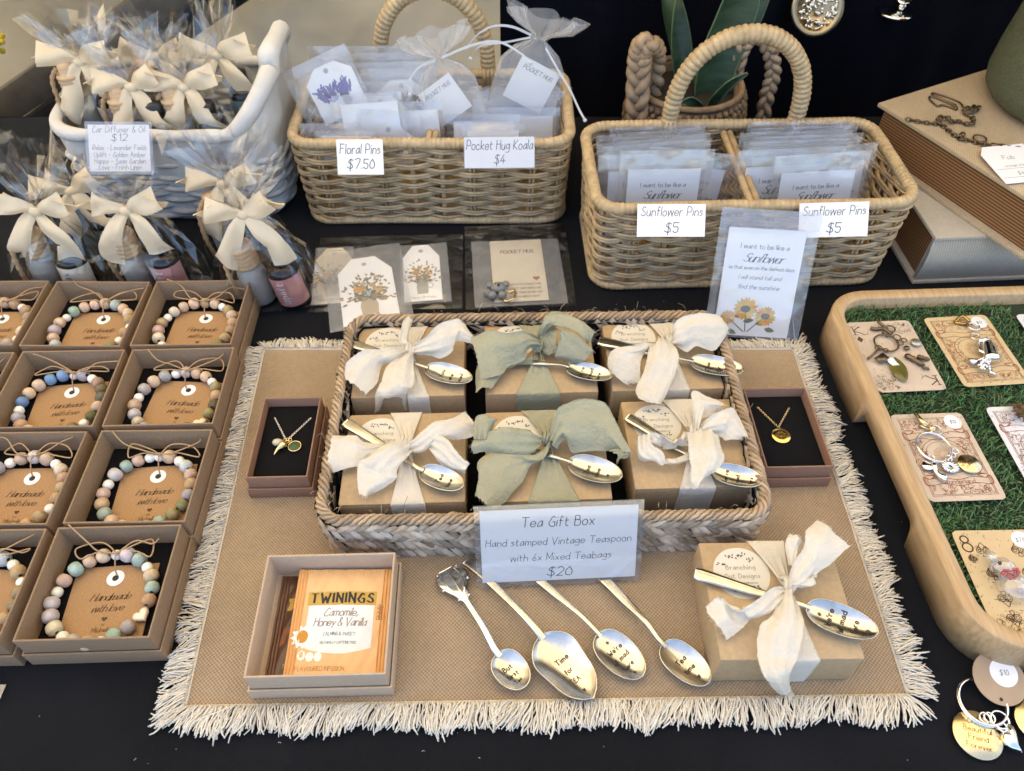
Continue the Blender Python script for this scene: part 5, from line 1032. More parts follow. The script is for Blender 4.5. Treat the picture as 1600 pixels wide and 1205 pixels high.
# ------------------------------------------------------------------ whitewashed basket
WBc = (-37.8, 81.5); t = thing('white_basket', 'whitewashed willow basket with a scooped rim, full of ribboned bottle bags', 'basket', (*WBc, 0), math.radians(-1))
W, D = 24, 16.5; NS = 24; n = NS * 8; m = MB()
for k in range(10):
    z = .8 + k * .78; p, nv, L = rrect(W * (.93 + .006 * k), D * (.93 + .006 * k), 4, n); s = np.arange(n) / n
    m.tube(np.c_[p + nv * (.3 * np.sin(PI * NS * s + k * PI))[:, None], z + .1 * np.sin(s * 40 + k)], .40, 5, True, .8)
m.build('weave', WHITEWASH, t)
def rimz(x, y):
    e = max(0, ((x if x > 0 else .2 * -x) - 7.4) / 4.6); return 11.4 + 5.6 * min(e, 1) ** 1.6 * (.75 + .25 * (y > -2))
m = MB(); p, nv, L = rrect(W, D, 4.5, 160)
m.grid([[(*(p[i] * (.955 + .045 * s) + nv[i] * (.45 + .12 * math.sin(i * .5 + s * 6) * math.sin(i * .21))), 6.2 + (rimz(*p[i]) - 6.2) * s) for s in np.linspace(0, 1, 8)] for i in range(160)], True)
m.grid([[(*(p[i] * .96), 1 + (rimz(*p[i]) - 1) * s) for s in np.linspace(1, 0, 6)] for i in range(160)], True); m.build('liner', LINER, t)
m = MB(); m.tube(np.array([(*p[i], rimz(*p[i])) for i in range(160)]), np.array([.72 + .35 * min(1, max(0, (rimz(*p[i]) - 11.6) / 4)) + .08 * math.sin(i * .37) for i in range(160)]), 10, True); m.build('rim', LINER, t)
m = MB(); m.prism([tuple(q) for q in rrect(W * .9, D * .9, 3.5, 60)[0]], .1, .6); m.build('base', WHITEWASH, t)
bl, br_, tl = PY(141, 268, 68.6), PY(236, 268, 68.6), PY(146, 195, 71.8)
sign('price_card', 'price card reading Car Diffuser and Oil $12 on the white basket', bl, br_, tl, [('Car Diffuser & Oil', 0, .84, .60, .08, .86), ('$12', 0, .66, .68, .09, .26), ('Relax - Lavender Fields', 0, .46, .50, .08, .88), ('Uplift - Golden Amber', 0, .31, .50, .08, .84), ('Happy - Sage Garden', 0, .17, .50, .08, .84), ('Love - Fresh Linen', 0, .04, .50, .08, .7)], .3, INK_GREY)

# ------------------------------------------------------------------ ribboned cellophane bags with bottles
def cello_bag(label, base, waist, topd, wb, seed, fanw=4.4, fanh=5.2, bowscale=1., facing=0., bow_d=(0, 0)):
    base, waist = np.asarray(base, float), np.asarray(waist, float); ax = waist - base; L = np.linalg.norm(ax); ax /= L
    xx = np.array([math.cos(facing), math.sin(facing), 0]); xx = xx - ax * (xx @ ax); xx /= np.linalg.norm(xx); yy = np.cross(ax, xx)
    t = thing('cello_bag', label, 'gift bag', base, Matrix(np.stack([xx, yy, ax], 1).tolist()), 'cellophane bags tied with cream satin bows')
    g_ = np.random.default_rng(seed); n = 30; th = np.linspace(0, 2 * PI, n, endpoint=False); rows = []
    sq = lambda a, rx, ry, e: (rx * np.sign(math.cos(a)) * abs(math.cos(a)) ** e, ry * np.sign(math.sin(a)) * abs(math.sin(a)) ** e)
    zs = [(0, wb, 2.3, .55, 0), (.08, wb * 1.03, 2.5, .6, 0), (.3, wb * .98, 2.6, .7, .02), (.5, wb * .86, 2.4, .8, .04), (.68, wb * .66, 2.0, .9, .08), (.82, wb * .42, 1.4, 1, .14), (.93, wb * .22, .8, 1, .22), (1.0, .55, .5, 1, .25)]
    fan = [(.12, .85, .7, 1, .3), (.35, fanw * .5, 1.0, 1, .28), (.65, fanw * .82, 1.3, .9, .22), (1.0, fanw * 1.0, 1.4, .85, .16)]
    ph = g_.random(4) * 6
    for i, (f, rx, ry, e, pl) in enumerate(zs + fan):
        top = i >= len(zs); z = L * f if not top else L + fanh * f; row = []
        for a in th:
            x, y = sq(a, rx, ry, e); k = 1 + pl * math.sin(8 * a + ph[0]) + pl * .6 * math.sin(13 * a + ph[1]); jit = g_.normal(0, .2, 3) * (1 if 0 < i else 0)
            off = np.array(topd) * (f if top else 0) * fanh
            row.append((x * k + jit[0] + off[0], y * (2 * k - 1) + jit[1], z + jit[2] * .6 + (off[1] if top else 0) + ((.8 * math.sin(3 * a + ph[2]) + .5 * math.sin(7 * a + ph[3])) * f if top else 0)))
        rows.append(row)
    m = MB(); m.grid(rows, False, True); m.grid([[(x * .98, y * .98, .03) for x, y, z in rows[0]], [(0, 0, .03)] * n], False, True)
    m.build('cellophane', CELLO, t, smooth=False)
    b = MB(); s_ = bowscale; r = random.Random(seed); j = lambda v, a=.18: v * (1 + r.uniform(-a, a))
    y0 = -.9
    def strip(c, w_, tw, n=6):
        c = spline(c, n); d = np.gradient(c, axis=0); d /= np.linalg.norm(d, axis=1)[:, None]; k = len(c); s = np.linspace(0, 1, k)
        ww = np.interp(s, np.linspace(0, 1, len(w_)), w_); rows = []
        for i in range(k):
            side = np.cross(d[i], (0, -1, 0)); side /= np.linalg.norm(side) + 1e-9; tt = np.interp(s[i], np.linspace(0, 1, len(tw)), tw); sd_ = side * math.cos(tt) + np.array([0, -1, 0]) * math.sin(tt)
            rows.append([c[i] + sd_ * ww[i] * v + np.array([0, (-.22 + .2 * math.sin(s[i] * 7 + seed)) * (1 - v * v) - .16 * math.sin(v * 2.5 + s[i] * 5 + seed), .1 * math.sin(s[i] * 6 + v)]) for v in np.linspace(-1, 1, 9)])
        b.grid(rows)
    for sg in (-1, 1):
        strip([(0, y0, L), (sg * j(1.3) * s_, y0 - .5, L + j(.55) * s_), (sg * j(2.9) * s_, y0 - .6, L + j(1.1) * s_)], [.25, .8 * s_, 1.05 * s_], [.2, .1 * sg, .35 * sg])
        strip([(sg * 2.9 * s_, y0 - .6, L + 1.1 * s_), (sg * 2.6 * s_, y0 + .2, L + .7 * s_), (sg * 1.1 * s_, y0 + .5, L + .1 * s_), (0, y0 + .2, L)], [1.0 * s_, .9 * s_, .5, .25], [.3, .0, 0, 0])
        strip([(0, y0 - .1, L - .1), (sg * j(.9) * s_, y0 - .8, L - j(1.0) * s_), (sg * j(1.8, .25) * s_, y0 - 1.2, L - j(2.8, .15) * s_), (sg * j(2.5, .25) * s_, y0 - .8, L - j(4.4, .15) * s_)], [.25, .7 * s_, .95 * s_, 1.05 * s_], [.5 * sg * r.uniform(.3, 1), .25 * sg, -.2 * sg, .5 * sg * r.uniform(.3, 1.2)])
    b.ball((0, y0 - .2, L), .6, 12, (1.2, .8, .9)); b.build('satin_bow', SATIN, t)
    return t
def diffuser(label, p, tilt=0., sc=1.):
    t = thing('diffuser_bottle', label, 'bottle', p, (0, tilt, RNG.uniform(-.4, .4)), 'frosted diffuser bottles with wooden caps')
    m = MB(); m.lathe([(0, 0), (1.1, 0), (1.22, .2), (1.22, 3.0), (1.05, 3.6), (.8, 3.8), (.8, 4.0), (0, 4.0)], 20, sx=sc, sy=sc); m.build('glass_body', SMOKE, t)
    m = MB(); pr = [(0, 3.9)]
    for k in range(5): z = 3.9 + k * .42; pr += [(1.02, z), (1.12, z + .2), (1.02, z + .4)]
    m.lathe(pr + [(.75, 6.0), (.72, 6.5), (.6, 6.9), (0, 7.0)], 20); m.build('wooden_cap', WOODCAP, t)
    m = MB(); m.tube(spline([(-.5, -.5, 6.6), (-1.2, -.9, 5.6), (-1.5, -1.0, 3.6), (-1.5, -.9, 1.6), (-1.3, -.8, .6)], 8), .2 + .05 * np.sin(np.arange(33) * 2.2), 6); m.build('cord', TWINE, t)
    return t
def scaled(t, k):
    t.scale = (k, k, k); return t
def oil(label, p, colour, word, tilt=0.):
    t = thing('oil_bottle', label, 'bottle', p, (0, tilt, 0), 'black oil bottles with coloured labels')
    m = MB(); m.lathe([(0, 0), (1.35, 0), (1.5, .15), (1.5, 3.9), (1.2, 4.4), (.75, 4.6), (0, 4.6)], 24); m.build('glass_body', BLACKGLASS, t)
    m = MB(); m.lathe([(0, 4.55), (.85, 4.55), (.85, 6.0), (.5, 6.2), (0, 6.3)], 20); m.build('cap', mat('black_plastic', (.015, .015, .016), .4), t)
    m = MB(); th = np.linspace(-PI * .95, -PI * .05, 24); m.grid([[(1.52 * math.cos(a), 1.52 * math.sin(a), z) for z in (.5, 3.7)] for a in th]); lb = m.build('label', mat('bottle_label_%d' % int(colour[0] * 1000 + colour[1] * 100), colour, .6), t)
    k = MB(); write(k, word, 0, -.3, .75, .09, 0, 1.3, fmap=lambda a, b: (1.54 * math.cos(-PI / 2 - .15 - b / 1.54), 1.54 * math.sin(-PI / 2 - .15 - b / 1.54), 2.1 + a)); k.build('lettering', mat('label_print', (.75, .72, .68), .6) if sum(colour) < 1.3 else INK_GREY, lb)
    return t
PINK, CREAMC, SAGEC, TAUPE = (.50, .24, .21), (.66, .56, .42), (.13, .19, .17), (.50, .42, .38)
def bagset(key, label, knot, Y, z0, wb, seed, topd=(0, 0), dx=0, oilc=PINK, word='uplift', fanw=4.4, fanh=5., bs_=1.16, lean=0., dlab='', olab='', bs=1., by=0, both=True):
    wst = PY(*knot, Y); z0 = wst[2] - 8.2 if z0 > 1 else z0; b = np.array([wst[0] + dx, Y - 1.2 - by, z0]); tl = math.atan2(-dx, wst[2] - z0)
    cello_bag(label, b, wst, topd, wb * 1.08, seed, fanw * 1.05, fanh * 1.05, bs_, facing=.02)
    if dlab: scaled(diffuser(dlab, b + (-1.75, .0, .1), tl), 1.2)
    if olab: scaled(oil(olab, b + (1.75, -.3, .1), oilc, word, tl), 1.12)
bagset('B5', 'cello bag half hidden behind the front row, green labelled bottle showing', (118, 292), 69.5, .1, 4.2, 5, dx=1.5, oilc=SAGEC, word='happy', olab='oil bottle with a dark green label between the two left front bags', fanw=3., fanh=2.4)
bagset('B3', 'cello bag standing behind the right-hand front bag, cream bow at the left', (352, 281), 68.5, .1, 4.0, 6, dx=.6, oilc=TAUPE, word='love', dlab='diffuser bottle behind the right-hand front bag', fanw=5.2, fanh=5.5, topd=(.1, 0))
bagset('B1', 'leftmost front cello bag with a cream labelled bottle', (62, 322), 63.2, .1, 4.6, 1, dx=-.6, oilc=CREAMC, word='relax', dlab='diffuser bottle in the leftmost front bag', olab='oil bottle with a cream label in the leftmost front bag', topd=(.0, .1), fanh=6.2, fanw=3.9)
bagset('B2', 'middle front cello bag with a pink labelled bottle', (203, 321), 63.2, .1, 4.9, 2, dx=.3, oilc=PINK, word='uplift', dlab='diffuser bottle in the middle front bag', olab='oil bottle with a pink label in the middle front bag', topd=(.1, 0), fanw=3.4, fanh=2.8)
bagset('B4', 'right-hand front cello bag leaning right with a pink labelled bottle', (384, 327), 61.5, .1, 4.6, 4, dx=1.2, oilc=(.47, .22, .19), word='uplift', dlab='diffuser bottle in the right-hand front bag', olab='oil bottle with a pink label nearest the wicker basket', topd=(.42, -.05), fanw=3.0, fanh=4.6)
bagset('W1', 'cello bag at the left end of the white basket with a taupe label', (131, 92), 80, 5.5, 4.6, 11, dx=.4, oilc=TAUPE, word='love', dlab='diffuser bottle at the left end of the white basket', olab='oil bottle with a taupe label in the white basket', topd=(0, -.05), fanw=4.6, fanh=4.2)
bagset('W2', 'cello bag in the middle of the white basket with its top fanned high', (210, 131), 78, 5.0, 4.2, 12, dx=.4, oilc=SAGEC, word='happy', olab='black oil bottle in the middle of the white basket', topd=(0, 0), fanw=4.2, fanh=5.6, dlab='diffuser bottle in the middle of the white basket')
bagset('W3', 'cello bag right of the middle in the white basket, one ribbon tail hanging straight', (292, 131), 78.5, 5.0, 4.0, 13, dx=.6, oilc=SAGEC, word='calm', olab='black oil bottle right of the middle of the white basket', topd=(.02, 0), fanw=3.8, fanh=5.0, dlab='diffuser bottle right of the middle of the white basket')
bagset('W5', 'cello bag behind the middle two in the white basket', (250, 85), 84, 6.0, 3.8, 15, dx=0, fanw=3.6, fanh=3.8, dlab='diffuser bottle at the back of the white basket')
bagset('W4', 'cello bag at the right end of the white basket with a tall narrow top', (343, 82), 82, 6.5, 3.6, 14, dx=.4, oilc=SAGEC, word='calm', olab='oil bottle with a dark label at the right end of the white basket', topd=(.16, 0), fanw=2.0, fanh=5.2)
# ------------------------------------------------------------------ wooden tray with turf and cards
WRZ = math.radians(2.5)
wt_ = thing('wooden_tray', 'pale bamboo tray with arched cut-outs standing on the black cloth at the right', 'tray', (53.5, 39.8, 0), WRZ)
W, D, HT, TH = 44, 36.6, 4.0, 1.25; n = 640
po, no, PLn = rrect(W, D, 4.2, n); pi_, ni, _ = rrect(W - 2 * TH, D - 2 * TH, 3.2, n)
pi_ = po - no * TH
def bot(p):                                                     # arched hand holes in the long sides
    y = p[1]
    if abs(p[0]) > W / 2 - .5:
        a = min(max((6.2 - abs(y + 1.6)) / 1.0, 0), 1); return 2.3 * math.sqrt(max(0, 1 - (1 - a) ** 2))
    return 0
m = MB(); rows = []
for i in range(n):
    b = bot(po[i]); o_, q_ = po[i], pi_[i]; e = .12
    rows.append([(*q_, b), (*o_, b), (*o_, HT - e), (*(o_ - no[i] * e), HT), (*(q_ + no[i] * e), HT), (*q_, HT - e), (*q_, b)])
m.grid(rows, True); m.build('frame', WOOD, wt_)
m = MB(); m.prism([tuple(q) for q in rrect(W - 2 * TH + .1, D - 2 * TH + .1, 3.2, 80)[0]], 2.35, 2.6); m.build('floor', WOOD, wt_, smooth=False)
# turf
r = np.random.default_rng(5); tf = thing('turf_mat', 'green artificial grass mat lining the wooden tray', 'artificial grass', (53.5, 39.8, 2.6), WRZ)
m = MB(); m.prism([tuple(q) for q in rrect(W - 2 * TH - .3, D - 2 * TH - .3, 3, 80)[0]], .02, .12); base = m.build('backing', mat('turf_backing', (.012, .025, .008), .9), tf, smooth=False)
m = MB(); NB = 9500
for i in range(NB):
    x, y = r.uniform(-W / 2 + TH + .2, -3.5), r.uniform(-D / 2 + TH + .2, D / 2 - TH - .2)
    if i % 6 == 0: x = -W / 2 + TH + .2 + abs(r.normal(0, 1.5)) if i % 12 else x
    a = r.uniform(0, 6.28); h = r.uniform(.35, .85); ln = r.uniform(.2, .9); wd = r.uniform(.035, .06); c, s = math.cos(a), math.sin(a)
    g1 = r.random(); m.col = (.022 + .045 * g1, .07 + .11 * g1, .018 + .03 * g1) if r.random() < .8 else ((.10, .20, .07) if r.random() < .6 else (.16, .17, .07))
    dx, dy = c * ln, s * ln; ex, ey = -s * wd, c * wd
    m.add([(x - ex, y - ey, .1), (x + ex, y + ey, .1), (x + dx * .4 + ex, y + dy * .4 + ey, h * .75), (x + dx * .4 - ex, y + dy * .4 - ey, h * .75), (x + dx, y + dy, h * r.uniform(.7, 1.1))], [(0, 1, 2, 3), (3, 2, 4)])
tag(m.build('grass_blades', mat('turf_blades', attr='Col', rough=.5), tf, smooth=False), kind='stuff')

def playcard(label, tl, tr, bl, draw, cm=PINK_CARD, z=3.25):
    b, c, a = P(*bl, z), None, P(*tl, z); x = P(*tr, z) - a; x[2] = 0
    y = a - b; y[2] = 0; y *= 8.9 / np.linalg.norm(y); x *= 6.35 / np.linalg.norm(x); b = a - y
    t, wd, ht = plane_thing('playing_card', label, 'playing card', b, b + x, a, 'aged playing cards on the turf')
    rr_ = rrect(wd, ht, .4, 80)[0]; m = MB(); m.prism([(p[0], p[1] + ht / 2) for p in rr_], 0, .04); cd = m.build('card_stock', cm, t, smooth=False)
    draw(t, cd, wd, ht); return t
def ink(t, cd, f, m, name='printing'): k = MB(); f(k); k.build(name, m, cd)
def line(k, pts, w=.05, z=.055, n=4): p = spline(pts, n); d = np.gradient(p, axis=0); d /= np.linalg.norm(d, axis=1)[:, None] + 1e-9; N_ = np.stack([-d[:, 1], d[:, 0]], 1) * w / 2; k.grid([[(*(p[i] + N_[i]), z), (*(p[i] - N_[i]), z)] for i in range(len(p))])
def squig(k, x0, y0, x1, y1, n, seed, w=.035):
    q = random.Random(seed)
    for _ in range(n):
        x, y, a = q.uniform(x0, x1), q.uniform(y0, y1), q.uniform(0, 6.28); R = q.uniform(.12, .3)
        line(k, [(x + R * s * math.cos(a + s * 4), y + R * s * math.sin(a + s * 4)) for s in (.15, .4, .7, 1)], w, n=3)
def sticker(t, x, y, s_=''):
    m = MB(); m.prism([(x + .75 * math.cos(a), y + .75 * math.sin(a)) for a in np.linspace(0, 6.28, 25)[:-1]], .045, .06); st = m.build('price_sticker', PAPER, t, smooth=False)
    if s_: k = MB(); write(k, s_, x, y - .15, .32, .12, .1, .9, z=.068); k.build('lettering', INK_GREY, st)
def king(t, cd, w, h):
    def f(k):
        for sg in (1, -1):
            ox, oy = (-w / 2 + .75, h - 1.1) if sg > 0 else (w / 2 - .75, 1.1)
            line(k, [(ox - .3 * sg, oy + .5 * sg), (ox - .25 * sg, oy - .6 * sg)], .1); line(k, [(ox + .45 * sg, oy + .5 * sg), (ox - .25 * sg, oy - .05 * sg), (ox + .15 * sg, oy - .3 * sg), (ox + .6 * sg, oy - .65 * sg)], .1); line(k, [(ox - .5 * sg, oy + .5 * sg), (ox - .1 * sg, oy + .5 * sg)], .06); line(k, [(ox - .5 * sg, oy - .6 * sg), (ox, oy - .6 * sg)], .06)
            line(k, [(ox + .5 * sg, oy - .65 * sg), (ox + .9 * sg, oy - .5 * sg), (ox + 1.1 * sg, oy - .2 * sg)], .05)
        k.poly([(-w / 2 + .7 + u * .3, h - 2.3 + v * .4) for u, v in ((0, -1), (1, 0), (0, 1), (-1, 0))], .055)
        squig(k, -w / 2 + .3, .3, -w / 2 + 2.2, 2.0, 60, 4, .03); squig(k, w / 2 - 1.7, h - 1.7, w / 2 - .3, h - .4, 30, 5, .03)
    ink(t, cd, f, INK_BROWN)
def scroll(seed, word=''):
    def g_(t, cd, w, h):
        def f(k):
            a, b = w / 2 - .5, .5
            for q in (0, .12): k.tube([(-a + q, b + q, .05), (a - q, b + q, .05), (a - q, h - b - q, .05), (-a + q, h - b - q, .05)], .022, 3, True)
            squig(k, -a + .2, h - 1.7, a - .2, h - .7, 90, seed); squig(k, -a + .2, .7, a - .2, 1.5, 80, seed + 1); squig(k, -a + .1, 2.6, -a + 1.2, h - 2.8, 70, seed + 2); squig(k, a - 1.2, 2.6, a - .1, h - 2.8, 70, seed + 3)
            for y in (h - 2.2, 2.1):
                line(k, [(-a + .3, y), (-a + 1.4, y + .15), (0, y - .1), (a - 1.4, y + .15), (a - .3, y)], .06); line(k, [(-a + .3, y - .6), (-a + 1.4, y - .45), (0, y - .7), (a - 1.4, y - .45), (a - .3, y - .6)], .06)
                for sg in (-1, 1): line(k, [(sg * (a - .3), y), (sg * (a + .1), y + .2), (sg * (a + .1), y - .5), (sg * (a - .3), y - .6)], .12); line(k, [(sg * (a - .5), y + .05), (sg * (a - .9), y + .35), (sg * (a - .2), y + .4)], .1)
            k.tube([(1.9 * math.cos(s), h / 2 - .05 + 1.75 * math.sin(s), .05) for s in np.linspace(0, 6.28, 30)[:-1]], .03, 3, True); k.tube([(1.6 * math.cos(s), h / 2 - .05 + 1.45 * math.sin(s), .05) for s in np.linspace(0, 6.28, 30)[:-1]], .02, 3, True)
            for i in range(26): s = i * .2416; line(k, [(.45 * math.cos(s), h / 2 + .4 * math.sin(s)), (1.0 * math.cos(s), h / 2 + .9 * math.sin(s))], .03, n=1)
            if word: write(k, word, 0, 1.62, .42, .1, 0, .8, z=.055, serif=.1)
        ink(t, cd, f, INK_RED)
        sticker(t, w / 2 - 1.15, h - 1.0, '$12')
    return g_
def spade(k, x, y, R, up=1):
    for sg in (-1, 1): k.ring((x + sg * R * .42, y - .1 * R * up, .05), R * .42, .03, 14, 3); k.ring((x + sg * R * .42, y - .1 * R * up, .05), R * .2, .025, 10, 3)
    line(k, [(x - R * .8, y + .1 * R * up), (x - R * .3, y + .6 * R * up), (x, y + R * up), (x + R * .3, y + .6 * R * up), (x + R * .8, y + .1 * R * up)], .06); line(k, [(x - R * .3, y - R * .9 * up), (x, y - R * .4 * up), (x + R * .3, y - R * .9 * up), (x - R * .3, y - R * .9 * up)], .06)
    squig(k, x - R * .6, y - R * .3, x + R * .6, y + R * .5, 8, int(x * 10 + y))
def eight(t, cd, w, h):
    for sg in (1, -1):
        x, y = (-w / 2 + .75, h - 1.1) if sg > 0 else (w / 2 - .75, 1.1)
        ink(t, cd, lambda k: (k.ring((x, y + .33, .05), .3, .06, 18, 4), k.ring((x, y - .36, .05), .38, .06, 18, 4), spade(k, x, y - 1.3 * sg, .36, sg)), INK_BROWN, 'corner_index')
    for x in (-1.35, 1.35):
        for y, up in ((1.7, -1), (3.2, -1), (h - 1.7, 1), (h - 3.6, 1)): ink(t, cd, lambda k: spade(k, x, y, .62, up), INK_BROWN, 'spade_pip')
    def f(k):
        squig(k, -w / 2 + .3, .3, -w / 2 + 2.4, 1.7, 60, 9, .03); write(k, 'curiouser and curiouser', -.6, 1.0, .3, .1, .3, .8, z=.055, rot=-.5)
    ink(t, cd, f, INK_BROWN); sticker(t, w / 2 - 1.2, h - .9, '$7.50')
c1 = playcard('king playing card with curled corner lettering under a bunch of bronze charms', (1320, 505), (1414, 501), (1371, 611), king)
c2 = playcard('rust coloured scroll card under a silver figure charm, at the top of the turf', (1439, 498), (1543, 492), (1507, 605), scroll(11), OLD_CARD)
c3 = playcard('scroll card printed Wonderland under a split ring with silver and gold charms', (1387, 649), (1504, 645), (1453, 786), scroll(21, 'Wonderland'))
c4 = playcard('whiter playing card cut off by the right edge under a brown tassel', (1534, 637), (1644, 634), (1610, 765), scroll(31), mat('cool_card', (.66, .66, .68), .55))
c5 = playcard('eight of spades playing card nearest the front of the wooden tray', (1474, 830), (1606, 828), (1552, 985), eight, OLD_CARD)
playcard('playing card corner with a letter at the upper right edge of the turf', (1588, 492), (1690, 488), (1660, 600), lambda t, cd, w, h: ink(t, cd, lambda k: write(k, 'Q', -w / 2 + .8, h - 1.3, .8, .12, 0, 1, z=.055), INK), mat('cool_card', (.66, .66, .68), .55))

# charms and key rings on the cards
def at(px, z=3.4): return P(*px, z)
t = thing('charm_bunch', 'bunch of antique bronze charms with an olive leaf pendant on the king card', 'keyring', at((1386, 548)), 0)
def LP(t, px, h=.25): return loc_of(t, [P(*px, 3.3 + h)])[0]
q = Zr(1300, 480, 7.533); A = lambda p, h=.25: LP(t, q(p), h)
m = MB(); m.tube(spline([A((455, 245)), A((520, 260)), A((600, 250)), A((650, 280)), A((700, 320))], 5), .17, 6); m.tube(spline([A((540, 170), .4), A((590, 210), .4), A((650, 250), .3)], 5), .15, 6); m.ring(A((690, 255), .3), .42, .08, 16, 6); m.tube([A((590, 300)), A((650, 340)), A((710, 300))], .12, 6); m.build('clasp', BRONZE, t)
m = MB(); m.ring(A((640, 420)), 1.1, .09, 30, 6); [m.ring(A(p, h), R, .06, 14, 5) for p, R, h in (((765, 355), .35, .4), (((800, 420)), .3, .3), ((550, 480), .32, .35), ((635, 510), .25, .4), ((850, 390), .25, .3))]; m.build('ring', BRONZE, t)
m = MB(); G = []
for u in np.linspace(0, 1, 9): wdt = .75 * math.sin(PI * (.12 + .85 * u)) ** .8; c = A((720, 610)) * (1 - u) + A((870, 880)) * u; G.append([c + np.array([wdt * v, wdt * v * .35, .22 * (1 - v * v)]) for v in (-1, -.5, 0, .5, 1)])
m.grid(G); m.build('leaf_pendant', mat('olive_resin', (.16, .14, .03), .15, var=.4, vscale=60), t)
m = MB(); G = []
for u in np.linspace(0, 1, 6): c = A((690, 600), .4) * (1 - u) + A((770, 690), .4) * u; G.append([c + np.array([(.55 - .3 * abs(u - .6)) * v, 0, .1 * (1 - v * v)]) for v in (-1, 0, 1)])
m.grid(G); m.build('white_petal', mat('petal_white', (.7, .72, .74), .4), t)
m = MB(); c = A((590, 600), .4); m.box(c, (1.15, .8, .12), np.array(Matrix.Rotation(.6, 3, 'Z'))); m.tube([A((450, 590)), A((520, 520)), A((560, 480))], .1, 5); m.ball(A((430, 600)), .15, 8)
for p0, p1, w0 in (((860, 560), (1090, 690), .30), ((1000, 580), (1150, 620), .24), ((1060, 700), (1150, 735), .16)):
    a_, b_ = A(p0), A(p1); m.tube([a_ * (1 - s) + b_ * s for s in np.linspace(0, 1, 8)], w0 * np.array([.5, 1, .8, 1, .7, .9, .8, .4]), 8)
m.ball(A((880, 480)), .3, 10, (1, 1, .5)); m.build('bronze_charms', BRONZE, t)
m = MB(); m.lathe([(0, .12), (.42, .12), (.5, .05), (.5, -.05), (0, -.05)], 22, A((990, 415))); m.build('coin_charm', mat('dull_pewter', (.42, .42, .38), .35, .8), t)
t = thing('figure_charm', 'silver standing figure charm with a studded hat on the upper scroll card', 'charm', at((1530, 560)), 0); q = Zr(1430, 470, 7.088)
m = MB(); m.tube(spline([A((440, 235), .2), A((520, 170), .35), (A((600, 230), .3))], 6), .14, 6); m.tube([A((440, 240), .2), A((580, 265), .2)], .16, 6); m.build('lobster_clasp', mat('brass_clasp', (.45, .28, .08), .2, 1), t)
m = MB(); m.ring(A((650, 285), .35), .5, .09, 20, 6); m.ring(A((665, 395), .25), .42, .05, 18, 5); m.build('ring', CHROME, t)
m = MB(); a_, b_ = A((800, 455), .5), A((850, 660), .5); m.tube([a_ * (1 - s) + b_ * s for s in np.linspace(0, 1, 12)], [.3, .42, .45, .48, .5, .52, .52, .55, .56, .6, .62, .5], 12, flat=1.2)
m.tube([A((700, 450), .5), A((760, 430), .6), A((830, 440), .5)], .2, 8); m.tube([A((700, 470), .5), A((720, 560), .5), A((790, 590), .5)], .14, 8); m.tube([A((830, 740), .4), A((840, 800), .35), A((890, 815), .35)], [.18, .15, .12], 8); m.tube([A((870, 660), .4), A((920, 640), .4)], .17, 8); m.tube([A((580, 645), .35), A((640, 680), .4), A((690, 660), .4)], [.15, .35, .2], 8)
for i in range(46): m.ball(A((700 + 130 * RNG.random(), 640 + 120 * RNG.random()), .4 + .2 * RNG.random()), .13, 6)
m.build('silver_figure', CHROME, t)
t = thing('charm_keyring', 'split ring with silver charms and an engraved gold disc on the lower scroll card', 'keyring', at((1490, 700)), 0); q = Zr(1370, 630, 6.957)
m = MB(); m.tube([A((420, 115), .3), A((480, 190), .35), A((540, 250), .35)], [.16, .2, .24], 8); m.ball(A((600, 280), .35), .32, 10); m.tube([A((455, 235), .2), A((560, 290), .25)], .1, 5); m.build('swivel_clasp', GOLDP, t)
m = MB(); cc = A((620, 480), .3); m.ring(cc, 1.38, .085, 40, 6, sy=1.1); m.ring(cc + (0, 0, .1), 1.36, .06, 40, 6, sy=1.1); m.ring(A((640, 290), .3), .5, .06, 18, 5); [m.ring(A(p, .35), .27, .055, 14, 5) for p in ((590, 590), (820, 560), (850, 520), (780, 600))]; m.build('split_ring', CHROME, t)
m = MB(); m.lathe([(0, .06), (.42, .05), (.46, 0), (0, -.03)], 20, A((550, 680), .3)); pts = [A((610, 650), .3), A((650, 760), .3), A((720, 810), .3), A((750, 820), .3)]; m.tube(spline(pts, 4), [.2, .26, .24, .22, .2, .22, .26, .3, .34, .36, .36, .3, .18], 10); a_ = A((800, 690), .35)
for i in range(14): s = i * .4488; m.tube([a_ + (.15 * math.cos(s), .15 * math.sin(s), 0), a_ + (.66 * math.cos(s), .6 * math.sin(s), 0)], [.09, .13], 6)
m.build('silver_charms', CHROME, t)
m = MB(); gc = A((1005, 660), .25); m.lathe([(0, .06), (.92, .06), (.96, 0), (.92, -.03), (0, -.03)], 30, gc); gd = m.build('gold_disc', GOLDP, t)
k = MB(); fm = lambda x, y: (gc[0] + x * .64 - y * .77, gc[1] + x * .77 + y * .64, gc[2] + .07); write(k, 'BELIEVE IN', 0, .25, .2, .14, fmap=fm, n=2); write(k, 'YOURSELF', 0, -.1, .2, .14, fmap=fm, n=2); k.build('engraving', INK_BROWN, gd)
t = thing('glass_rabbit_charm', 'clear glass rabbit bead with pink flowers lying on the eight of spades', 'charm', at((1572, 893)), 0); q = Zr(1450, 810, 5.24)
GLASS = film('clear_glass', .12, .75, haze=.12, rough=.04)
m = MB(); m.ball(A((610, 400), .55), .85, 16, (1.1, .9, .8)); m.ball(A((700, 560), .55), 1.1, 16, (1, 1.1, .8))
for p1 in ((450, 280), (500, 260)): m.tube([A((570, 370), .6), A(((570 + p1[0]) / 2, (350 + p1[1]) / 2), .7), A(p1, .5)], [.22, .28, .1], 8)
m.ball(A((790, 570), .5), .5, 12); m.build('glass_body', GLASS, t)
m = MB(); m.ball(A((588, 365), 1.25), .14, 8); m.build('eye', INK_BROWN, t)
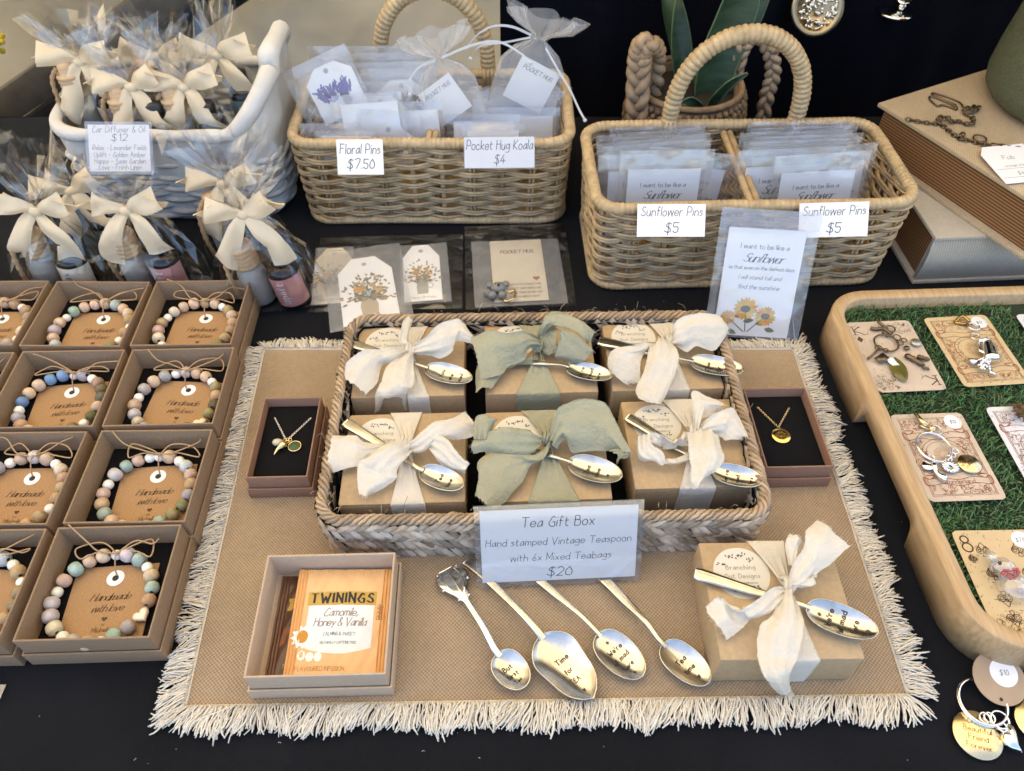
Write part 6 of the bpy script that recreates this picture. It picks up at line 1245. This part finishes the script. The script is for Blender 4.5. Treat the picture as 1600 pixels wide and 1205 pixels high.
m = MB()
for cx, cy in ((640, 450), (715, 440), (690, 470)):
    for i in range(6): p = A((cx + 26 * math.cos(i * 1.05), cy + 24 * math.sin(i * 1.05)), .95); m.ball(p, .15, 8)
m.build('pink_flowers', mat('pink_enamel', (.45, .09, .10), .2), t)
m = MB(); m.tube(spline([A((545, 470), .3), A((520, 450), .5), A((570, 440), .5)], 5), .07, 5); m.build('wire', BRONZE, t)
t = thing('brown_tassel', 'small brown cord tassel on the whiter playing card at the right edge', 'tassel', at((1600, 655)), 0); q = Zr(1370, 630, 6.957); m = MB()
for i in range(60): a_ = A((1560 + RNG.normal(0, 25), 80 + RNG.normal(0, 25)), .3 + RNG.random() * .5); m.tube([a_, a_ + RNG.normal(0, .2, 3) * (1, 1, .4), a_ + RNG.normal(0, .35, 3) * (1, 1, .3)], .06, 4)
m.build('cords', mat('brown_cord', (.16, .09, .035), .6), t)

# ------------------------------------------------------------------ books, vase, chain
def book(name, label, o3, xd, Wd, Dp, Ht, cover, z0, open_edges='front'):
    xd = np.array(xd) / np.linalg.norm(xd); rz = math.atan2(xd[1], xd[0]); t = thing(name, label, 'book', (*o3, z0), rz, 'linen book boxes stacked at the right'); th = .45
    m = MB(); m.box((Wd / 2, Dp / 2, th / 2), (Wd, Dp, th)); m.box((Wd / 2, Dp / 2, Ht - th / 2), (Wd, Dp, th)); m.build('cover', cover, t, bevel=.1)
    return t, th
# upper book: long page edge faces the viewer's left; origin at its near corner
LBD = np.array([40., 79.2]) - np.array([49.9, 59.6]); ux = -LBD / np.linalg.norm(LBD); UL = np.linalg.norm(LBD)
t, th = book('book_box', 'upper linen covered book with ribbed brown page edges, carrying the green vase', (40.4, 79.0), ux, UL + .4, 26, 5.7, LINEN_BOOK, 6.3)
m = MB(); m.box((UL / 2 + .2, 13 + .3, 2.85), (UL - .8, 25, 4.78)); m.build('page_block', PAGES, t, smooth=False)
t, th = book('book_box', 'lower linen covered book with a rounded pale spine under the upper book', (43.3, 62.6), (1, .06), 24, 20, 6.3, LINEN_BOOK2, 0)
m = MB(); m.box((12.2, 10.6, 3.15), (23, 18.5, 5.38)); m.build('page_block', PAGES, t, smooth=False)
m = MB(); m.grid([[(x, .35 - .5 * math.sin(PI * s), .05 + 6.2 * s) for s in np.linspace(0, 1, 9)] for x in np.linspace(0, 24, 24)]); m.grid([[(x, .5, .05 + 6.2 * s) for s in (0, 1)] for x in (24, 0)]); m.build('spine', LINEN_BOOK2, t)
vc = np.array([61.6, 78.6, 12.02]); t = thing('green_vase', 'large matt green speckled vase standing on the upper book', 'vase', vc, 0)
m = MB(); pr = [(0, 0), (7.6, 0), (8.6, .35), (9.4, 1.2), (9.7, 2.6), (9.6, 5), (9.2, 9), (8.7, 13), (8.1, 17), (7.5, 21), (7.3, 22), (7.0, 22), (7.2, 20), (8.0, 14), (0, 13.5)]; m.lathe(pr, 64); m.build('body', mat('green_stoneware', (.115, .125, .065), .75, var=.45, vscale=500, bump=.25, bscale=600), t)
t = thing('watch_chain', 'antique curb chain with a hooked end coiled on the upper book', 'chain', P(1470, 190, 12.2), 0); q = Zr(1400, 120, 6.025); A = lambda p, h=.12: loc_of(t, [P(*q(p), 12.05 + h)])[0]
m = MB(); path = spline([A((100, 400)), A((200, 420)), A((330, 440)), A((420, 450)), A((500, 510)), A((570, 560)), A((640, 540), .3), A((600, 590)), A((690, 600)), A((760, 620)), A((860, 640), .3), A((960, 650), .3), A((1100, 660), .3), A((1205, 670), .3)], 8); chain(m, path, .34, .085, 1.3)
path = spline([A((420, 440)), A((400, 390), .3), A((480, 380), .4), A((510, 420), .3), A((580, 420)), A((640, 440)), A((720, 440), .3), A((720, 390)), A((650, 350)), A((640, 310), .3), A((700, 290), .4), A((780, 280), .3), A((740, 320), .3), A((700, 330), .2)], 8); chain(m, path, .32, .085, 1.3); m.build('links', BRONZE, t)
m = MB(); m.tube(spline([A((640, 300)), A((580, 230)), A((370, 155)), A((355, 175)), A((570, 265))], 8), .09, 6); m.build('pin', BRONZE, t); m = MB(); m.tube(spline([A((560, 305)), A((440, 265)), A((390, 275)), A((320, 215)), A((330, 185)), A((480, 240)), A((580, 290))], 8), .09, 6); m.ball(A((560, 300)), .25, 8); m.build('hook', BRONZE, t); m = MB(); m.tube([A((890, 650), .35), A((990, 655), .35)], .26, 8); m.build('swivel', BRONZE, t); m = MB(); m.ring(A((790, 580), .25), .65, .09, 20, 6); m.build('loop_ring', BRONZE, t)
a_, b_, c_ = P(1558, 285, 12.3), P(1650, 275, 12.3), P(1530, 232, 12.35); t, wd, ht = plane_thing('swing_tag', 'white handwritten swing tag on the chain', 'tag', P(1572, 288, 12.2), P(1650, 280, 12.2), P(1524, 232, 12.5))
m = MB(); m.prism([(-wd / 2, 0), (wd / 2, 0), (wd / 2, ht), (-wd / 2 + .8, ht), (-wd / 2, ht * .8)], 0, .04); cd = m.build('paper', PAPER, t, smooth=False)
k = MB(); write(k, 'Fob', -.2, ht * .62, .6, .08, .2, 1, z=.05); write(k, 'vintage chain', -.1, ht * .42, .34, .08, .2, .8, z=.05); write(k, '$45', -.1, ht * .2, .5, .08, .2, 1, z=.05); [k.box((0, ht * y, .05), (wd * .9, .03, .01)) for y in (.37, .14)]; k.build('lettering', INK_GREY, cd)

# ------------------------------------------------------------------ potted plant
pc = np.array([21.3, 88.0, 0]); t = thing('plant_pot', 'round woven straw pot with two plaited handles behind the right basket', 'plant pot', pc, 0)
KN = mat('knotted_straw', (.26, .17, .09), .8, var=.4, vscale=150, island=.35); PLAIT = mat('plaited_straw', (.42, .29, .17), .6, var=.35, vscale=120, island=.2, bump=.4, bscale=500)
m = MB(); m.lathe([(0, 0.1), (6.2, .1), (7.0, 3), (7.1, 6), (6.7, 8.5), (6.2, 9.5), (5.6, 9.2), (5.8, 6), (5.6, 2), (0, 1.5)], 40)
for rr_ in range(14):
    z = .6 + rr_ * .62; R = np.interp(z, [0, 3, 6, 8.5, 9.5], [6.2, 7.0, 7.1, 6.7, 6.2]); n = 46
    for i in range(n): a = (i + .5 * (rr_ % 2)) / n * 6.283; m.ball(((R + .1) * math.cos(a), (R + .1) * math.sin(a), z), .46 * RNG.uniform(.75, 1.15), 6)
m.ring((0, 0, 9.5), 6.3, .4, 50, 6); m.build('woven_body', KN, t)
def plait(path, R): 
    k = MB(); p = spline(path, 12); n = len(p); T_ = np.gradient(p, axis=0); T_ /= np.linalg.norm(T_, axis=1)[:, None]; s = np.arange(n) * .42
    for ph in range(3):
        o1_ = np.cross(T_, (.3, .9, .2)); o1_ /= np.linalg.norm(o1_, axis=1)[:, None]; o2_ = np.cross(T_, o1_)
        k.tube(p + o1_ * (R * np.sin(s + ph * 2.094))[:, None] + o2_ * (R * .5 * np.sin(2 * (s + ph * 2.094)))[:, None], R * .72, 8)
    return k
hl = lambda x, y: PY(x, y, 84) - pc
plait([hl(997, 215), hl(996, 170), hl(998, 110), hl(1003, 78), hl(1012, 70), PY(1022, 82, 87) - pc, PY(1020, 120, 88) - pc, PY(1016, 170, 89) - pc], .85).build('handle', PLAIT, t)
hr = lambda x, y, Y=89: PY(x, y, Y) - pc
plait([hr(1142, 160), hr(1150, 110), hr(1163, 70), hr(1185, 55), hr(1203, 80), hr(1208, 115), hr(1198, 150), hr(1190, 195)], .6).build('handle', PLAIT, t)
m = MB(); m.lathe([(0, 8.2), (5.7, 8.2)], 30); m.build('soil', mat('dark_soil', (.02, .015, .01), .95), t)
sp_ = thing('snake_plant', 'snake plant with stiff dark green banded leaves rising out of the straw pot', 'plant', (pc[0], pc[1], 8.0), 0)
LEAF = mat('banded_leaf', (.010, .032, .012), .42, var=.8, vscale=26, stretch=(1, 1, 4.5), col2=(.05, .095, .05)); LEAFE = mat('leaf_edge', (.10, .15, .07), .5)
def blade(px, Y, wds, tw=.4, cup=.25):
    p = spline([PY(x, y, Y + d) for x, y, d in px], 7); p = loc_of(sp_, p); k = len(p); ww = np.interp(np.linspace(0, 1, k), np.linspace(0, 1, len(wds)), wds); m = MB(); T_ = np.gradient(p, axis=0); T_ /= np.linalg.norm(T_, axis=1)[:, None]; rows = []
    for i in range(k):
        sd_ = np.cross(T_[i], (math.sin(tw * i / k * 2), -math.cos(tw * i / k * 2), 0)); sd_ /= np.linalg.norm(sd_); nn_ = np.cross(sd_, T_[i]); rows.append([p[i] + sd_ * v * ww[i] + nn_ * (v * v - .5) * cup * ww[i] * 2 + nn_ * .25 * math.sin(v * 3 + i * .3) * .3 for v in np.linspace(-1, 1, 9)])
    m.grid(rows); lf = m.build('leaf', LEAF, sp_); e = MB(); e.tube([r_[0] for r_ in rows], .09, 5); e.tube([r_[-1] for r_ in rows], .09, 5); e.build('leaf_margin', LEAFE, lf)
blade([(1098, 195, 0), (1112, 130, .5), (1128, 70, 1), (1150, 10, 1.5), (1172, -60, 2)], 87.5, [1.0, 2.2, 2.7, 2.6, 2.0], .25)
blade([(1080, 195, 0), (1068, 120, 1), (1055, 60, 2), (1046, 0, 3), (1045, -60, 4)], 89.5, [.6, 1.3, 2.0, 2.6, 2.4], .9, .35)
blade([(1110, 190, 0), (1140, 120, 1.2), (1168, 55, 2), (1190, 0, 3), (1205, -40, 3)], 89, [.4, .7, .8, .9, .7], .3)
blade([(1100, 190, 0), (1118, 155, -1), (1140, 130, -2), (1168, 114, -2.5)], 86, [.3, .7, .6, .08], .2)
blade([(1100, 190, 0), (1090, 168, -1.5), (1076, 158, -2.5), (1066, 160, -3)], 85.5, [.25, .6, .6, .2], .2)

# ------------------------------------------------------------------ lockets hanging on the curtain
lc = PY(1277, 12, 96.6); t = thing('filigree_locket', 'round filigree locket hanging on the black curtain', 'locket', lc, (math.radians(62), 0, .1))
m = MB(); m.lathe([(0, -.3), (2.9, -.3), (3.35, 0), (3.3, .3), (2.75, .35), (2.6, .1), (0, .05)], 40); m.build('case', mat('worn_brass', (.40, .31, .18), .35, 1), t); m = MB()
for i in range(120):
    a, R = RNG.uniform(0, 6.28), 2.4 * math.sqrt(RNG.random()); d = RNG.uniform(0, 6.28); c = np.array([R * math.cos(a), R * math.sin(a), .2]); e = np.array([math.cos(d), math.sin(d), .4]); m.tube([c - e * .32, c + (0, 0, .15), c + e * .32], [.03, .16, .03], 5)
m.build('filigree', SILVER, t); m = MB(); chain(m, loc_of(t, [PY(1277, -20, 96.4), PY(1275, -70, 97)]), .25, .06); m.build('chain', BRONZE, t)
lc = PY(1412, 2, 96.6); t = thing('hinged_locket', 'small open silver locket hanging at the top of the curtain', 'locket', lc, 0)
m = MB(); m.ball((0, 0, .6), 1.25, 16, (1, .8, .75)); m.lathe([(0, -.3), (.5, -.3), (.4, -.9), (0, -.9)], 16); m.lathe([(0, .25), (1.9, .2), (2.2, 0), (1.9, -.2), (0, -.25)], 28, (-.5, 0, -1.3)); m.build('case', SILVER, t); m = MB(); chain(m, [(0, 0, 1.4), (0, .3, 6)], .25, .06); m.build('chain', SILVER, t)

# ------------------------------------------------------------------ key tags at the lower right, sleeve at the lower left
t = thing('name_keyring', 'silver key ring with an engraved gold disc, a silver heart and a kraft tag', 'keyring', P(1535, 1097, .2), 0); q = Zr(1470, 1010, 6.18); A = lambda p, h=.2: loc_of(t, [P(*q(p), h)])[0]
m = MB(); c = A((400, 540), .3); m.ring(c, 1.62, .12, 44, 8); m.ring(c + (0, 0, .13), 1.6, .09, 44, 6); m.build('split_ring', CHROME, t)
m = MB(); [m.ring(A(p, .35), .36, .07, 16, 6) for p in ((425, 690), (470, 690))]; m.ring(A((570, 710), .35), .6, .08, 22, 6); m.ring(A((595, 780), .35), .3, .07, 14, 6); m.build('jump_rings', CHROME, t)
gc = A((355, 855), .15); m = MB(); m.lathe([(0, .07), (1.6, .07), (1.68, 0), (1.6, -.06), (0, -.06)], 40, gc); gd = m.build('gold_disc', GOLDP, t)
k = MB()
for i, s_ in enumerate(('Crazy', 'Beautiful', 'Friend', 'Forever')):
    fm = lambda x, y: (gc[0] + x * .97 + y * .24, gc[1] - x * .24 + y * .97, gc[2] + .085); write(k, s_, 0, .72 - .56 * i, .36, .1, 0, 1.0, fmap=fm, n=3)
k.build('engraving', mat('engraved_brown', (.12, .07, .03), .6), gd)
m = MB(); hp = heart2((0, 0), 1.1, 24, .55); hc = A((680, 890), .3); G = [[(hc[0] + x * s * .62, hc[1] + y * s * 1.15, hc[2] + z) for x, y in hp] for s, z in ((.7, -.2), (1, 0), (.75, .18), (.4, .28), (.02, .32))]; m.grid(G, False, True); m.build('heart_charm', CHROME, t)
tc_ = A((565, 312), .75); m = MB(); Mx = Matrix.Rotation(.18, 3, 'X'); th = np.linspace(0, 2 * PI, 40, endpoint=False)
disc = lambda R, z, cx=0, cy=0: [tuple(np.array(Mx @ Vector((R * math.cos(a) + cx, R * math.sin(a) + cy, z))) + tc_) for a in th]
m.add(disc(1.85, 0) + disc(1.85, .06), [tuple(range(40, 80)), tuple(reversed(range(40)))] + [(i, (i + 1) % 40, 40 + (i + 1) % 40, 40 + i) for i in range(40)]); kt = m.build('kraft_tag', mat('tan_tag', (.40, .29, .19), .7, var=.15, vscale=40), t, smooth=False)
m = MB(); m.add(disc(.98, .075, .4, .38), [tuple(range(40))]); st = m.build('price_sticker', PAPER, kt); m = MB(); m.add(disc(.13, .075, -.35, -1.4), [tuple(range(40))]); m.build('punched_hole', INK, kt)
k = MB(); fm = lambda x, y: tuple(np.array(Mx @ Vector((x + .4, y + .38, .085))) + tc_); write(k, '$10', 0, -.15, .36, .1, .1, 1, fmap=fm); k.build('lettering', INK_GREY, st)
t = thing('gold_disc_tag', 'edge of a second engraved gold disc at the lower right corner', 'keyring', P(1622, 1128, .2), 0); m = MB(); m.lathe([(0, .07), (1.5, .07), (1.58, 0), (1.5, -.06), (0, -.06)], 40); gd = m.build('disc', GOLDP, t); k = MB(); write(k, 'and', -.6, -.2, .4, .1, z=.085); k.build('engraving', INK_BROWN, gd)
t, wd, ht = plane_thing('laminated_card', 'corner of a laminated card on the cloth at the left edge', 'price card', P(-80, 1104, .1), P(-4, 1104, .1), P(-64, 1070, .1)); m = MB(); m.box((0, ht / 2, 0), (wd - .8, ht - .8, .04)); m.build('paper', PAPER, t, smooth=False); m = MB(); m.box((.0, ht / 2, .05), (wd, ht, .015)); m.build('laminate', SLEEVE, t, smooth=False)
